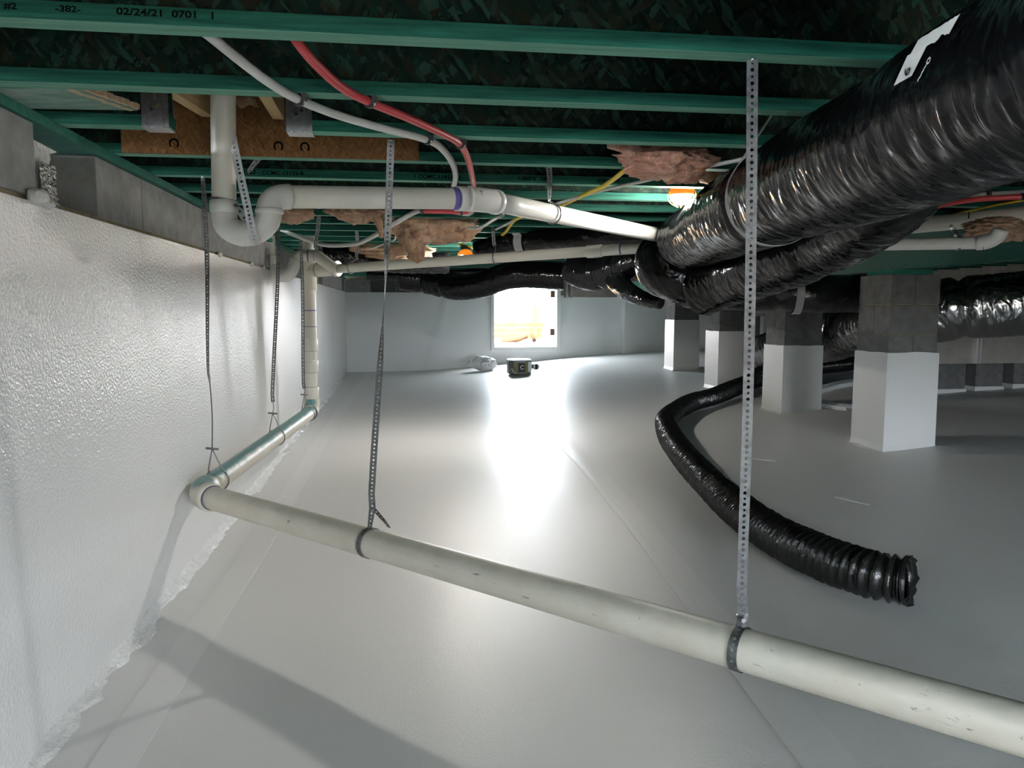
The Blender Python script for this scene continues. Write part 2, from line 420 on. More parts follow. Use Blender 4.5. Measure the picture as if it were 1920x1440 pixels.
# the opened vent: foam fill at its back, foil bubble wrap and torn white edge
g = MB(); n = 12
pts = []
for k in range(n+1):
    z = 1.62+.19*k/n; pts.append((-1.12-.10*abs(math.sin(k*1.1))*.3, 2.80+.05*noise.noise(Vector((k*.6, 1, 3)))-.09*math.sin(k/n*PI)+.05*(k < 2), z))
g.add([(-1.27, 2.55, 1.62), (-1.27, 2.55, 1.81)]+[(-1.25, p[1]+.12, p[2]) for p in pts]+[(-1.115, p[1]-.02, p[2]) for p in pts]+[(-1.10, 2.55, p[2]) for p in pts],
      [(2+k, 3+k, 3+n+1+k, 2+n+1+k) for k in range(n)]+[(2+n+1+k, 3+n+1+k, 3+2*(n+1)+k, 2+2*(n+1)+k) for k in range(n)]+[(0, 1, 2+n)+tuple(2+k for k in range(n-1, -1, -1))])
g.build('vent_filler', 'spray_foam', wl)
g = MB(); nn = 10
g.add([(-1.092+.007*noise.noise(Vector((i*1.7, j*1.9, 3))), 2.60+.11*i/nn+.02*noise.noise(Vector((j*.9, 5, 1)))*i/nn, 1.615+.135*j/(2*nn)) for i in range(nn+1) for j in range(2*nn+1)],
      [(i*(2*nn+1)+j, (i+1)*(2*nn+1)+j, (i+1)*(2*nn+1)+j+1, i*(2*nn+1)+j+1) for i in range(nn) for j in range(2*nn)], False)
g.build('foil_wrap', 'foil', wl)
g = MB(); g.b2((-1.31, 2.54, 1.60), (-1.275, 3.06, 1.85)); g.build('vent_backing', 'wall_liner', wl)
def wadpart(c, d, seed, m, name, parent, sub=3):
    bm = bmesh.new(); bmesh.ops.create_icosphere(bm, subdivisions=sub, radius=1)
    for v in bm.verts:
        k = 1+.22*noise.noise(v.co*1.7+Vector((seed, 0, 0)))+.08*noise.noise(v.co*5+Vector((0, seed, 0)))
        v.co = Vector((v.co.x*d[0]*k, v.co.y*d[1]*k, v.co.z*d[2]*k))+Vector(c)
    mb = MB(); bm.verts.ensure_lookup_table(); mb.add([v.co.copy() for v in bm.verts], [[v.index for v in f.verts] for f in bm.faces], True); bm.free()
    return mb.build(name, m, parent)
wadpart((-1.06, 2.50, 1.628), (.026,.052,.022), 3, 'spray_foam', 'foam_blob', wl)
wadpart((-1.075, 2.60, 1.622), (.02,.035,.016), 8, 'spray_foam', 'foam_blob', wl)
for y in (4.9, 5.9, 6.4, 8.8): wadpart((-1.08, y, 1.622), (.014,.04,.018), y, 'spray_foam', 'foam_blob', wl, 2)
g = MB(); g.b2((-1.30, -3, 1.853), (-1.072, 15.5, 1.884)); g.build('sill_plate', 'green_plate', wl, .002)
g = MB(); g.b2((-1.30, -3, 1.895), (-1.27, 15.5, 2.24)); g.build('rim_board', 'web', wl)

# ---------------------------------------------------------------- far, right and rear walls
HX0, HX1, HZ0, HZ1 = 1.80, 3.13, .50, 1.80
wbk = empty('wall_back'); tag(wbk, kind='structure')
g = MB()
nxx = 60
def panel(x0, x1, z0, z1, yy=15.5, nu=40, nv=14, wr=1.0):
    def fy(x, z): return yy-.02*wr*abs(noise.noise(Vector((x*1.3+z*.5, z*.8, 4))))-.03*wr*math.exp(-((x-(.70+.28*(z-.8)))/.05)**2)
    g.add([(x0+(x1-x0)*i/nu, fy(x0+(x1-x0)*i/nu, z0+(z1-z0)*k/nv), z0+(z1-z0)*k/nv) for i in range(nu+1) for k in range(nv+1)],
          [(i*(nv+1)+k, (i+1)*(nv+1)+k, (i+1)*(nv+1)+k+1, i*(nv+1)+k+1) for i in range(nu) for k in range(nv)], True)
panel(-1.1, HX0, -.1, 1.615); panel(HX0, HX1, -.1, HZ0, nu=16, nv=5, wr=.3); panel(HX1, 4.45, -.1, 1.56)
panel(4.45, 8.7, -.1, 1.60, 15.2)
g.add([(4.45, 15.5, -.1), (4.45, 15.2, -.1), (4.45, 15.2, 1.60), (4.45, 15.5, 1.60)], [(0,1,2,3)])
g.build('wall_liner', 'wall_liner', wbk)
g = MB(); g.b2((-1.3, 15.53, -.3), (HX0-.02, 15.72, 2.24)); g.b2((HX1+.02, 15.53, -.3), (8.8, 15.72, 2.24)); g.b2((HX0-.02, 15.53, -.3), (HX1+.02, 15.72, HZ0-.02)); g.b2((HX0-.02, 15.53, HZ1+.02), (HX1+.02, 15.72, 2.24))
g.build('wall_core', 'mortar', wbk)
x = -1.10
while x < 8.6:
    ln = .49; x1 = min(x+ln, 8.7)
    if not (x1 > HX0-.02 and x < HX1+.02):
        zt = 1.56 if x < 4.45 and x > HX1 else 1.61
        mb = MB(); mb.b2((x+.005, 15.46 if x < 4.4 else 15.22, zt), (x1-.005, 15.6, 1.86)); mb.build('block', 'block_dark' if random.random() < .5 else 'block', wbk, .003)
    x += ln
wr_ = empty('wall_right'); tag(wr_, kind='structure')
g = MB(); g.b2((8.6, -3, -.3), (8.8, 15.7, 2.24)); g.build('wall_core', 'block', wr_)
g = MB(); g.b2((8.57, -3, .2), (8.60, 15.5, 1.6)); g.build('wall_liner', 'wall_liner', wr_)
g = MB()
for a, b in (((-1.3, OX0), (-.3, 2.24)), ((OX1, 8.8), (-.3, 2.24)), ((OX0, OX1), (-.3, OZ0)), ((OX0, OX1), (OZ1, 2.24))): g.b2((a[0], -3.2, b[0]), (a[1], -3.0, b[1]))
tag(g.build('wall_front', 'wall_liner'), kind='structure')
g = MB(); g.b2((-12, -30, -.3), (16, -3.22, .30)); tag(g.build('ground', 'soil'), kind='structure')  # added ground outside the fill opening, kept dark to limit bounce onto joists

# ---------------------------------------------------------------- ceiling: subfloor and I-joists
ceil = empty('ceiling'); tag(ceil, kind='structure')
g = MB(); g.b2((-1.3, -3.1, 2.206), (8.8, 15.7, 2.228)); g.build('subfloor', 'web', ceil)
JB = 1.90; JS = .488
def joist_meshes(x0, x1):
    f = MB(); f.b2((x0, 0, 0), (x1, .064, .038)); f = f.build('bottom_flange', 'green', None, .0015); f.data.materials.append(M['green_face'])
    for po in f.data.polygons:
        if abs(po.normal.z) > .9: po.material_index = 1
    t = MB(); t.b2((x0, 0, .266), (x1, .064, .304)); t = t.build('top_flange', 'green')
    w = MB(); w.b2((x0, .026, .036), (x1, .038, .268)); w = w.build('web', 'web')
    return [f, t, w]
GX0 = (-0.755,2.776,1.965)[0]; GX1 = (-0.382,2.776,1.978)[0]
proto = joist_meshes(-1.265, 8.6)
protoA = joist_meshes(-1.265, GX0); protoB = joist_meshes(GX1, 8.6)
joists = {}
def place_joist(y, pr, first):
    j = empty('floor_joist', (0, y, JB), ceil)
    for p in pr:
        if first: p.parent = j
        else: lib(p, j, (0,0,0))
    return j
k = 0
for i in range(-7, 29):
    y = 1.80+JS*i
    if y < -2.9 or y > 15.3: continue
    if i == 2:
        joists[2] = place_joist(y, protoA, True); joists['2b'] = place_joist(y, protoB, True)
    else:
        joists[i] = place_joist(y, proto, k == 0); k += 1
# stamped lettering on the joist faces
def stamp(i, x, dz, body, size, sx=1.0): text(body, (x, 1.80+JS*i-.002, JB+dz), size, 'ink', joists[i], sx=sx)
stamp(0, (-0.807,1.800,1.913)[0], .0165, '#2', .018, 1.3)
stamp(0, (-0.708,1.800,1.918)[0], .0165, '-382-', .018, 1.3)
stamp(0, (-0.588,1.800,1.924)[0], .0165, '02/24/21  0701   1', .020, 1.35)
stamp(4, (-0.607,3.752,1.928)[0]-.16, .011, 'ESR-1153 - CCMC 13132-R', .024, 1.2)
stamp(4, (0.061,3.752,1.945)[0], .011, '1 CCMC 1141-HD', .024, 1.2)
stamp(4, (0.556,3.752,1.957)[0], .011, '1-000 0   5872', .024, 1.2)
stamp(4, (0.950,3.752,1.966)[0], .011, 'ESR-1153 -', .024, 1.2)
stamp(7, (-0.652,5.200,1.840)[0], .011, '02/24/21', .024, 1.2)
stamp(8, (-0.494,5.700,1.895)[0], .011, '02/24/21', .024, 1.2)
stamp(11, (0.683,7.168,1.971)[0], .011, '01/13/21', .026, 1.25)

# opening in the third joist: trimmer lumber, brown strand board, metal hangers
def header(xa, xb, y0, y1, w=.045):
    mb = MB(); mb.prism([(xa-w/2, y0, JB+.135), (xa+w/2, y0, JB+.135), (xa+w/2, y0, JB+.262), (xa-w/2, y0, JB+.262)], (xa, y0, 0), (xb, y1, 0)); return mb.build('header', 'lumber', ceil, .002)
header(-.865, (-0.734,3.200,1.996)[0], 2.36, 3.21); header((-0.468,3.200,2.016)[0]+.01, (-0.468,3.200,2.016)[0], 2.36, 3.21)
bp = MB(); BX0 = (-1.058,3.240,1.950)[0]; BX1 = (0.076,3.240,1.984)[0]
bp.b2((BX0, 3.222, JB-.004), (BX1, 3.244, JB+.24)); bo = bp.build('backer_board', 'osb', ceil, .001)
for u in (.155, .50, .59):
    text('C', (BX0+(BX1-BX0)*u, 3.2205, JB+.055), .05, 'ink', bo, (R(90), R(90), 0), 'stamp_mark')
def hanger(x, y, label):
    h = thing('joist_hanger', label, 'bracket', (x, y, JB))
    w = .085; mb = MB(); n = 8
    prof = [(-w/2, 0), (w/2, 0), (w/2, .115)]+[(w/2*math.cos(t), .125+.03*math.sin(t)) for t in [PI*q/n for q in range(n+1)]]+[(-w/2, .115)]
    mb.prism([(x+a, y-.004, JB-.004+b) for a, b in prof], (0,0,0), (0,.003,0)); mb.build('side_plate', 'steel_dark', h)
    mb = MB(); mb.b2((x-w/2, y-.004, JB-.006), (x+w/2, y+.07, JB-.003)); mb.build('seat_plate', 'bright', h)
    mb = MB(); mb.b2((x-w/2, y+.066, JB-.006), (x+w/2, y+.069, JB+.10)); mb.build('rear_plate', 'steel_dark', h)
    for dx in (-.026, .026):
        mb = MB(); mb.b2((x+dx-.002, y-.0065, JB), (x+dx+.002, y-.004, JB+.09)); mb.build('rib', 'steel', h)
    mb = MB(); mb.prism([(x-.006, y-.005, JB+.085), (x+.006, y-.005, JB+.085), (x+.004, y-.012, JB+.12), (x-.004, y-.012, JB+.12)], (0,0,0), (0,.002,0)); mb.build('tab', 'bright', h)
    for dx, dz in ((-.008, .052), (.010, .064)):
        mb = MB(); mb.tube([(x+dx, y-.004, JB+dz), (x+dx, y-.009, JB+dz)], .006, 10); mb.build('nail_head', 'bright', h)
hanger(GX0-.045, 2.772, 'galvanized joist hanger at the cut joist end nearer the left wall')
hanger(GX1+.045, 2.772, 'galvanized joist hanger right of the vertical drain pipe, under the white tubing')
# loose strand board scrap lying on the flanges by the left wall
sc = thing('board_scrap', 'faded green board scrap with a splintered edge lying between joists by the left wall', 'board', (-.95, 2.55, JB+.04))
g = MB(); a, b_, c, d = (-1.113,2.370,1.900), (-0.894,2.370,1.908), (-0.832,2.700,1.932), (-1.262,2.680,1.919)
g.prism([a, b_, c, d], (0,0,0), (0,0,.014)); g.build('board', 'scrap', sc)
g = MB(); pts = []
for t in range(15):
    p = lerp(b_, c, t/14); q = p+Vector((.012+.02*noise.noise(Vector((t*1.3, 2, 2))), 0, .004)); pts.append((p+Vector((-.02-.012*random.random(), 0, -.003)), q))
g.add([v for pq in pts for v in (pq[0], pq[1], pq[1]+Vector((0,0,.016)))], [(i*3+k, i*3+k+1, (i+1)*3+k+1, (i+1)*3+k) for i in range(14) for k in range(2)])
g.build('splintered_edge', 'splinter', sc)

# girder over the piers
gd = empty('beam'); tag(gd, kind='structure')
gdir = Vector((.62, 6.2, 0))
def gx(y): return 3.60+.095*(y-5.3)
for o in (0, .05, .10):
    mb = MB(); y0, y1 = -.5, 15.4
    mb.prism([(gx(y0)+o, y0, 1.58), (gx(y0)+o+.046, y0, 1.58), (gx(y0)+o+.046, y0, JB-.003), (gx(y0)+o, y0, JB-.003)], (gx(y0), y0, 0), (gx(y1), y1, 0))
    mb.build('girder_ply', 'girder', gd)

# ---------------------------------------------------------------- block piers with liner wrapped round the foot
def pier(corner, label, top_liner, w=.39, top=1.545, shim=True):
    cx, cy = corner[0], corner[1]; zb = fz(cx, cy)-.02
    p = thing('block_pier', label, 'pier', (cx+w/2, cy+w/2, zb), 'block piers under the girder')
    H = .2 if top > 0 else .2
    H = .222
    mb = MB(); mb.b2((cx+.006, cy+.006, zb), (cx+w-.006, cy+w-.006, top-.002)); mb.build('mortar_core', 'mortar', p)
    z = top; n = 0
    while z-H > top_liner-.25:
        if n % 2 == 0: cells = [((0, 0), (w/2-.002, w)), ((w/2+.002, 0), (w, w))]
        else: cells = [((0, 0), (w, w/2-.002)), ((0, w/2+.002), (w, w))]
        for (a0, b0), (a1, b1) in cells:
            mb = MB(); e = .003*random.random()
            mb.b2((cx+a0-e*(a0 == 0), cy+b0-e*(b0 == 0), z-H+.007), (cx+a1, cy+b1, z)); mb.build('block', 'pier_block', p, .004)
        z -= H; n += 1
    # wrap: four faces, slightly uneven top edge, skirt taped out onto the floor
    t = .012; mb = MB(); N = 10; ring = []
    cs = [(cx-t, cy-t), (cx+w+t, cy-t), (cx+w+t, cy+w+t), (cx-t, cy+w+t)]
    per = []
    for q in range(4):
        a, b = cs[q], cs[(q+1) % 4]
        for k in range(N): per.append((a[0]+(b[0]-a[0])*k/N, a[1]+(b[1]-a[1])*k/N))
    ctr = Vector((cx+w/2, cy+w/2)); vs = []
    for j, (z_, o) in enumerate(((top_liner, -.011), (top_liner, 0), (top_liner-.2, .001), (zb+.35, .002), (zb+.07, .003), (zb+.03, .012), (zb+.018, .045))):
        for x, y in per:
            d = (Vector((x, y))-ctr); d.normalize()
            dz = .008*noise.noise(Vector((x*6, y*6, 2))) if j < 2 else (.012*noise.noise(Vector((x*9, y*9, 6))) if j > 4 else 0)
            vs.append((x+d.x*o, y+d.y*o, z_+dz))
    n = len(per)
    mb.add(vs, [(j*n+(k+1) % n, j*n+k, (j+1)*n+k, (j+1)*n+(k+1) % n) for j in range(6) for k in range(n)])
    mb.build('liner_wrap', 'pier_wrap', p)
    if shim:
        mb = MB(); mb.b2((cx+.03, cy+.02, top), (cx+w-.05, cy+w-.04, top+.034)); mb.build('shim_board', 'green_plate', p)
    return p
pier((3.513,5.207,0.279), 'grey block pier nearest the camera, its liner sleeve widest', .975)
pier((3.681,7.089,0.261), 'block pier second from the camera, behind the black floor hose', .935)
pier((3.827,8.998,0.275), 'block pier third from the camera, half hidden by the long perforated strap', 1.02)
pier((4.158,11.491,0.310), 'smallest and farthest block pier, below the duct elbow', 1.12)

# ---------------------------------------------------------------- plastic drain pipes
def seg(a, b, r, parent, m, name='pipe', n=28, cuts=10):
    mb = MB(); mb.tube([lerp(a, b, k/cuts) for k in range(cuts+1)], r, n); return mb.build(name, m, parent)
def bend(pts, r, parent, m, name='elbow', n=28):
    mb = MB(); mb.tube(pts, r, n); return mb.build(name, m, parent)
def hub(p, d, ln, r, parent, m, name='coupling'):
    d = Vector(d).normalized(); p = Vector(p); mb = MB()
    mb.tube([p-d*ln/2, p-d*(ln/2-.004), p+d*(ln/2-.004), p+d*ln/2], [r-.004, r, r, r-.004], 28); return mb.build(name, m, parent)
def ring(p, d, r, parent, m='primer', ln=.008, name='primer_ring', label='purple primer ring'):
    o = hub(p, d, ln, r, parent, m, name)
    if label: o['label'] = label
    return o

# main drain: near leg, elbow, wall leg, riser, second trap and high branch
r4 = .057; r3 = .0445
K = Vector((-1.011,3.938,0.385)); Q = Vector((1.400,1.357,0.385)); B = Vector((-0.803,6.973,0.392))
md = thing('drain_line', 'long scuffed cream drain pipe crossing low in front, then along the left wall', 'pipe', K)
dk = (Q-K).normalized(); dw = (B-K).normalized()
seg(K+dk*.10, Q, r4, md, 'pvc_low', cuts=40)
seg(K+dw*.12, B-dw*.10, r4, md, 'pvc_teal', cuts=24)
el = bend(arc(K+dk*.115, K, K+dw*.135, 14), r4+.010, md, 'pvc_teal')
hub(K+dk*.105, dk, .05, r4+.013, el, 'pvc_low', 'collar'); ring(K+dk*.133, dk, r4+.004, el, 'dark_ring', .010)
rt_ = Vector((B.x-.012, B.y, 1.3))
zt = 2.05
def rz(z): return Vector((B.x+(z-B.z)*.003, B.y, z))
el2 = bend(arc(B-dw*.11, B, rz(B.z+.11), 12), r4+.010, md, 'pvc_low')
el2.data.materials[0] = M['pvc_teal']; ring(B-dw*.105, dw, r4+.013, el2, 'dark_ring', .012)
seg(rz(B.z+.10), rz(zt), r4-.002, md, 'pvc', 'riser')
for z in (B.z+.16, B.z+.40, .98): hub(rz(z), (0,0,1), .11, r4+.007, md, 'pvc')
for z in (B.z+.215, B.z+.345, .925, 1.14): ring(rz(z), (0,0,1), r4+.002, md, 'dark_ring', .005, 'joint_line', None)
ring(rz(1.28), (0,0,1), r4+.001, md, 'primer', .010)
mk = MB(); q = rz(.775)-Vector((0, r4+.001, 0)); mk.b2(q+Vector((-.004,-.001,0)), q+Vector((.01,.001,.03))); mk.build('print_mark', 'pex_red', md)
Wc = rz(1.3+.0478*6.8)                                       # wye centre on the riser
WE = Vector((1.725,5.329,1.726)); wd = (WE-Wc).normalized()
wy = MB(); wy.tube([Wc-Vector((0,0,.17)), Wc+Vector((0,0,.16))], r4+.010, 28); wy = wy.build('wye_fitting', 'pvc', md)
hub(Wc+wd*.15, wd, .30, r3+.016, wy, 'pvc', 'branch_socket'); ring(Wc+wd*.10, wd, r3+.019, wy, 'dark_ring', .007, 'joint_line', None)
hub(Wc+wd*.30, wd, .035, r3+.024, wy, 'pvc_white', 'socket_rim'); ring(Wc+wd*.279, wd, r3+.021, wy, 'dark_ring', .007, 'joint_line', None)
seg(Wc+wd*.28, WE, .039, md, 'pvc', 'branch_pipe', cuts=20)
hub(WE-wd*.40, wd, .12, .046, md, 'pvc'); ring(WE-wd*.20, wd, .043, md, 'primer', .012)
# second trap
T2 = 6.55
t2 = [(-1.093,6.883,2.122), (-1.100,6.864,1.920), (-1.108,6.844,1.704)]
seg(t2[0], t2[2], r3, md, 'pvc', 'trap_inlet')
ub = spline([(-1.107,6.848,1.749), (-1.108,6.841,1.677), (-1.082,6.830,1.600), (-1.007,6.816,1.569), (-0.930,6.808,1.600), (-0.898,6.811,1.677), (-0.889,6.813,1.713)], .02)
bend(ub, r3+.006, md, 'pvc_white', 'trap_bend')
hub((-1.108,6.844,1.708), (0,0,1), .07, r3+.012, md, 'pvc_white', 'trap_collar')
ub2 = spline([(-0.889,6.811,1.686), (-0.879,6.814,1.731), (-0.835,6.809,1.744), (-0.772,6.800,1.744), (-0.709,6.791,1.740), (-0.669,6.782,1.713), (-0.565,6.780,1.633)], .02)
bend(ub2, r3+.004, md, 'pvc', 'trap_arm')
ring((-0.781,6.801,1.744), (1,0,0), r3+.008, md, 'primer', .012); ring((-0.732,6.794,1.744), (1,0,0), r3+.006, md, 'dark_ring', .005, 'joint_line', None)

# upper drain: drop pipe, big trap, long arm, slight bend, white run to the duct
ud = thing('drain_pipe', 'upper white drain pipe with a large trap, running to the big black duct', 'pipe', (-0.608,3.111,1.620))
D1 = 2.95
seg((-0.627,3.000,2.175), (-0.667,3.128,1.701), r3, ud, 'pvc', 'drop_pipe')
hub((-0.667,3.126,1.684), (0,0,1), .05, r3+.008, ud, 'pvc_white', 'trap_collar')
bend(spline([(-0.667,3.127,1.692), (-0.668,3.124,1.664), (-0.656,3.117,1.611), (-0.612,3.108,1.585), (-0.584,3.104,1.583), (-0.542,3.100,1.595), (-0.505,3.098,1.630), (-0.496,3.101,1.676)], .012), r3+.003, ud, 'pvc_white', 'trap_bend')
hub((-0.496,3.100,1.668), (0,0,1), .022, r3+.008, ud, 'pvc_white', 'trap_collar')
bend(arc((-0.496,3.100,1.668), (-0.498,3.106,1.725), (-0.426,3.147,1.730), 12), r3+.004, ud, 'pvc_white')
A0 = Vector((-0.436,3.149,1.730)); A1 = Vector((0.292,3.374,1.767)); ad = (A1-A0).normalized()
seg(A0, A1, r3, ud, 'pvc', 'trap_arm'); ring(A0, ad, r3+.004, ud, 'primer', .014)
G = Vector((0.355,3.427,1.773)); E1 = Vector((1.669,4.936,1.774)); ed = (E1-G).normalized()
fit = bend(arc(A1-ad*.06, G, G+ed*.10, 10), r3+.008, ud, 'pvc_white', 'bend_fitting')
ring(A1-ad*.065, ad, r3+.003, ud, 'primer', .030); ring(A1-ad*.0, ad, r3+.011, fit, 'pvc_white', .010, 'moulded_rim', None); hub(G+ed*.095, ed, .035, r3+.011, fit, 'pvc_white', 'socket_rim')
for q in range(5):
    mk = MB(); c = G-ad*(.012-.0)+Vector((0, -r3-.0095, .026-.008*q)); mk.box(c, (.012-.003*(q % 2), .001, .003)); mk.build('moulded_mark', 'label_dark', fit)
seg(G+ed*.06, E1, r3, ud, 'pvc_white', 'long_run')

# right-hand drain pipes between joists and girder
rp = thing('drain_pipe', 'cream drain pipe high at right, upper of two passing the girder', 'pipe', (2.759,4.273,1.762))
seg((2.621,4.495,1.756), (3.260,3.595,1.785), r3, rp, 'pvc', cuts=14)
mk = MB(); mk.tube([(3.034,3.854,1.815), (3.002,3.814,1.779)], .003, 6); mk.build('pen_mark', 'ink', rp)
rq = thing('drain_pipe', 'thinner white drain pipe ending in an elbow before the green girder', 'pipe', (2.258,3.670,1.618))
q0, q1 = Vector((2.151,3.787,1.621)), Vector((2.651,3.257,1.599))
seg(q0, q1, .029, rq, 'pvc_white')
bend(arc(q1-(q1-q0).normalized()*.03, (2.682,3.222,1.597), (2.689,3.207,1.655), 10), .034, rq, 'pvc_white'); ring(q1, q1-q0, .033, rq, 'dark_ring', .005, 'joint_line', None)

# ---------------------------------------------------------------- perforated straps
def strap_mesh(path, widths, w=.024, pitch=.0155, th=.0012, hole=.36):
    """path: points; widths: (position 0..1, direction) list for the strap's flat side."""
    P = [Vector(p) for p in path]; cum = [0]
    for a, b in zip(P, P[1:]): cum.append(cum[-1]+(b-a).length)
    L = cum[-1]; n = max(2, round(L/pitch))
    def at(s):
        s = min(max(s, 0), L)
        for i in range(len(P)-1):
            if s <= cum[i+1] or i == len(P)-2: return P[i].lerp(P[i+1], (s-cum[i])/max(1e-9, cum[i+1]-cum[i]))
    def fr(s):
        t = (at(s+.003)-at(s-.003)).normalized(); u = s/L
        for (a, va), (b, vb) in zip(widths, widths[1:]):
            if a <= u <= b+1e-9: wv = Vector(va).lerp(Vector(vb), (u-a)/max(1e-9, b-a)); break
        wv = (wv-t*wv.dot(t)).normalized(); return t, wv, t.cross(wv)
    mb = MB(); pl = L/n
    for i in range(n):
        c = (i+.5)*pl; rad = hole*w*.5*(1.0 if i % 2 else .72)
        oc = [(rad*math.cos(PI/8+k*PI/4), rad*math.sin(PI/8+k*PI/4)) for k in range(8)]
        out = [(pl/2, w*.2), (pl*.2, w/2), (-pl*.2, w/2), (-pl/2, w*.2), (-pl/2, -w*.2), (-pl*.2, -w/2), (pl*.2, -w/2), (pl/2, -w*.2)]
        cor = [(pl/2, w/2), (-pl/2, w/2), (-pl/2, -w/2), (pl/2, -w/2)]
        # octagon order matches: k=0 is (+s, +small w)
        pts = oc+out+cor; vs = []
        for side in (th/2, -th/2):
            for s_, w_ in pts:
                t, wv, nv = fr(c+s_); vs.append(at(c+s_)+wv*w_+nv*side)
        m_ = len(pts); fs = []
        for o, fl in ((0, False), (m_, True)):
            for k in range(8):
                k2 = (k+1) % 8; f = (o+k, o+8+k, o+8+k2, o+k2); fs.append(f[::-1] if fl else f)
            for q, (k, k2) in enumerate(((0, 1), (2, 3), (4, 5), (6, 7))):
                f = (o+8+k, o+16+q, o+8+k2); fs.append(f[::-1] if fl else f)
        for k in range(8): fs.append((k, (k+1) % 8, m_+(k+1) % 8, m_+k))
        for ch in ((17, 16), (9, 10)): pass
        for a, b in ((16, 9), (9, 10), (10, 17), (18, 13), (13, 14), (14, 19)): fs.append((a, b, m_+b, m_+a))
        mb.add(vs, fs)
    return mb
def loop_pts(c, axis, r, a0=0, a1=2*PI, n=40):
    ax = Vector(axis).normalized(); u = (Vector((0,0,1))-ax*ax.z).normalized(); v = ax.cross(u)
    return [Vector(c)+(u*math.cos(a0+(a1-a0)*k/n)+v*math.sin(a0+(a1-a0)*k/n))*r for k in range(n+1)]
VX = (.98, -.2, 0)
SG = 'perforated hanger straps'
def strap(label, top, bottom, w, widths, m='steel', extra=()):
    s = thing('hanger_strap', label, 'strap', top, SG)
    mid = lerp(top, bottom, .5); d = (Vector(bottom)-Vector(top)).length
    path = [lerp(top, bottom, k/24)+Vector((.006*math.sin(k/24*PI*1.5), .004*math.sin(k/24*PI*2), 0))*(k % 24 != 0) for k in range(25)]
    strap_mesh(path, widths, w).build('band', m, s)
    n_ = MB(); n_.tube([Vector(top)+Vector((0,0,.003)), Vector(top)-Vector((0,.004,.004))], .006, 8); n_.build('nail_head', 'bright', s)
    return s
def on(a, b, u_t): return lerp(a, b, u_t)
# a: nearest strap carrying the foreground pipe
pa = K+dk*((Vector((0.890,1.900,0.385))-K).length)
s = strap('nearest long perforated strap hanging in front of the big black duct to the low pipe', (0.847,1.837,1.898), pa+Vector((.005,.0,.10)), .027, [(0, VX), (1, VX)])
strap_mesh([pa+Vector((.005,0,.10))]+loop_pts(pa, dk, r4+.003, 0, 2*PI*.98), [(0, VX), (.12, dk), (1, dk)], .027).build('pipe_loop', 'steel', s)
strap_mesh([pa+Vector((.004,.008,r4)), pa+Vector((.012,.008,.10)), pa+Vector((.016,.006,.155))], [(0, (.3,1,0)), (1, (.3,1,0))], .022).build('loose_end', 'steel_dark', s)
bt = MB(); bt.tube([pa+Vector((-.0,-.016,.085)), pa+Vector((0,.02,.085))], .007, 6); bt.build('bolt', 'steel_dark', s)
# b: second strap with a twist
pb = K+dk*((Vector((-0.145,2.996,0.385))-K).length)
s = strap('twisted perforated strap at mid-floor holding the low cream pipe near its elbow', (-0.032,2.906,1.907), pb+Vector((.012,0,.14)), .026, [(0, VX), (.25, (.9,.3,0)), (.37, (.15,1,0)), (.48, (-.3,1,0)), (.62, (-.95,.3,0)), (1, (-.98,.2,0))])
strap_mesh([pb+Vector((.012,0,.14))]+loop_pts(pb, dk, r4+.003, 0, 2*PI*.97), [(0, VX), (.15, dk), (1, dk)], .025).build('pipe_loop', 'steel', s)
strap_mesh([pb+Vector((.012,.006,.14)), pb+Vector((.055,.012,.085)), pb+Vector((.075,.03,.05))], [(0, VX), (1, dk)], .018).build('loose_end', 'steel_dark', s)
bt = MB(); bt.tube([pb+Vector((.012,-.018,.132)), pb+Vector((.012,.02,.132))], .006, 6); bt.build('bolt', 'steel_dark', s)
# straps and wire slings on the wall leg
def wall_strap(label, u_, top, tw, wire_len, w=.022):
    c = K+dw*u_*(B-K).length; bot = c+Vector((-.02,0,.17))
    j = lerp(top, bot, 1-wire_len)
    s = strap(label, top, j, w, tw)
    mb = MB(); mb.tube(spline([j, lerp(j, bot, .5)+Vector((.006,0,0)), bot], .02), .0032, 8); mb.build('tie_wire', 'wire', s)
    mb = MB(); mb.tube(spline([bot]+loop_pts(c, dw, r4+.012, -.7, .01, 6)[:1]+loop_pts(c, dw, r4+.004, -.6, -2*PI+.6, 24)+[bot], .02), .0035, 8); mb.build('wire_sling', 'wire', s)
    mb = MB(); mb.tube([bot+Vector((-.03,-.01,.006)), bot+Vector((.03,.01,-.004))], .006, 6); mb.build('wire_twist', 'wire', s)
wall_strap('leftmost perforated strap against the white wall, tied by wire beside the elbow', .10, (-0.893,3.768,1.898), [(0, (.9,-.4,0)), (.45, (.7,.7,0)), (.9, (.3,1,0)), (1, (.2,1,0))], .28)
wall_strap('perforated strap passing behind the small trap to the middle of the wall pipe', .55, (-0.839,5.607,1.894), [(0, VX), (1, VX)], .06, .026)
wall_strap('perforated strap just left of the riser, tied at the far elbow', .93, (-0.800,6.463,1.887), [(0, VX), (1, VX)], .04, .028)
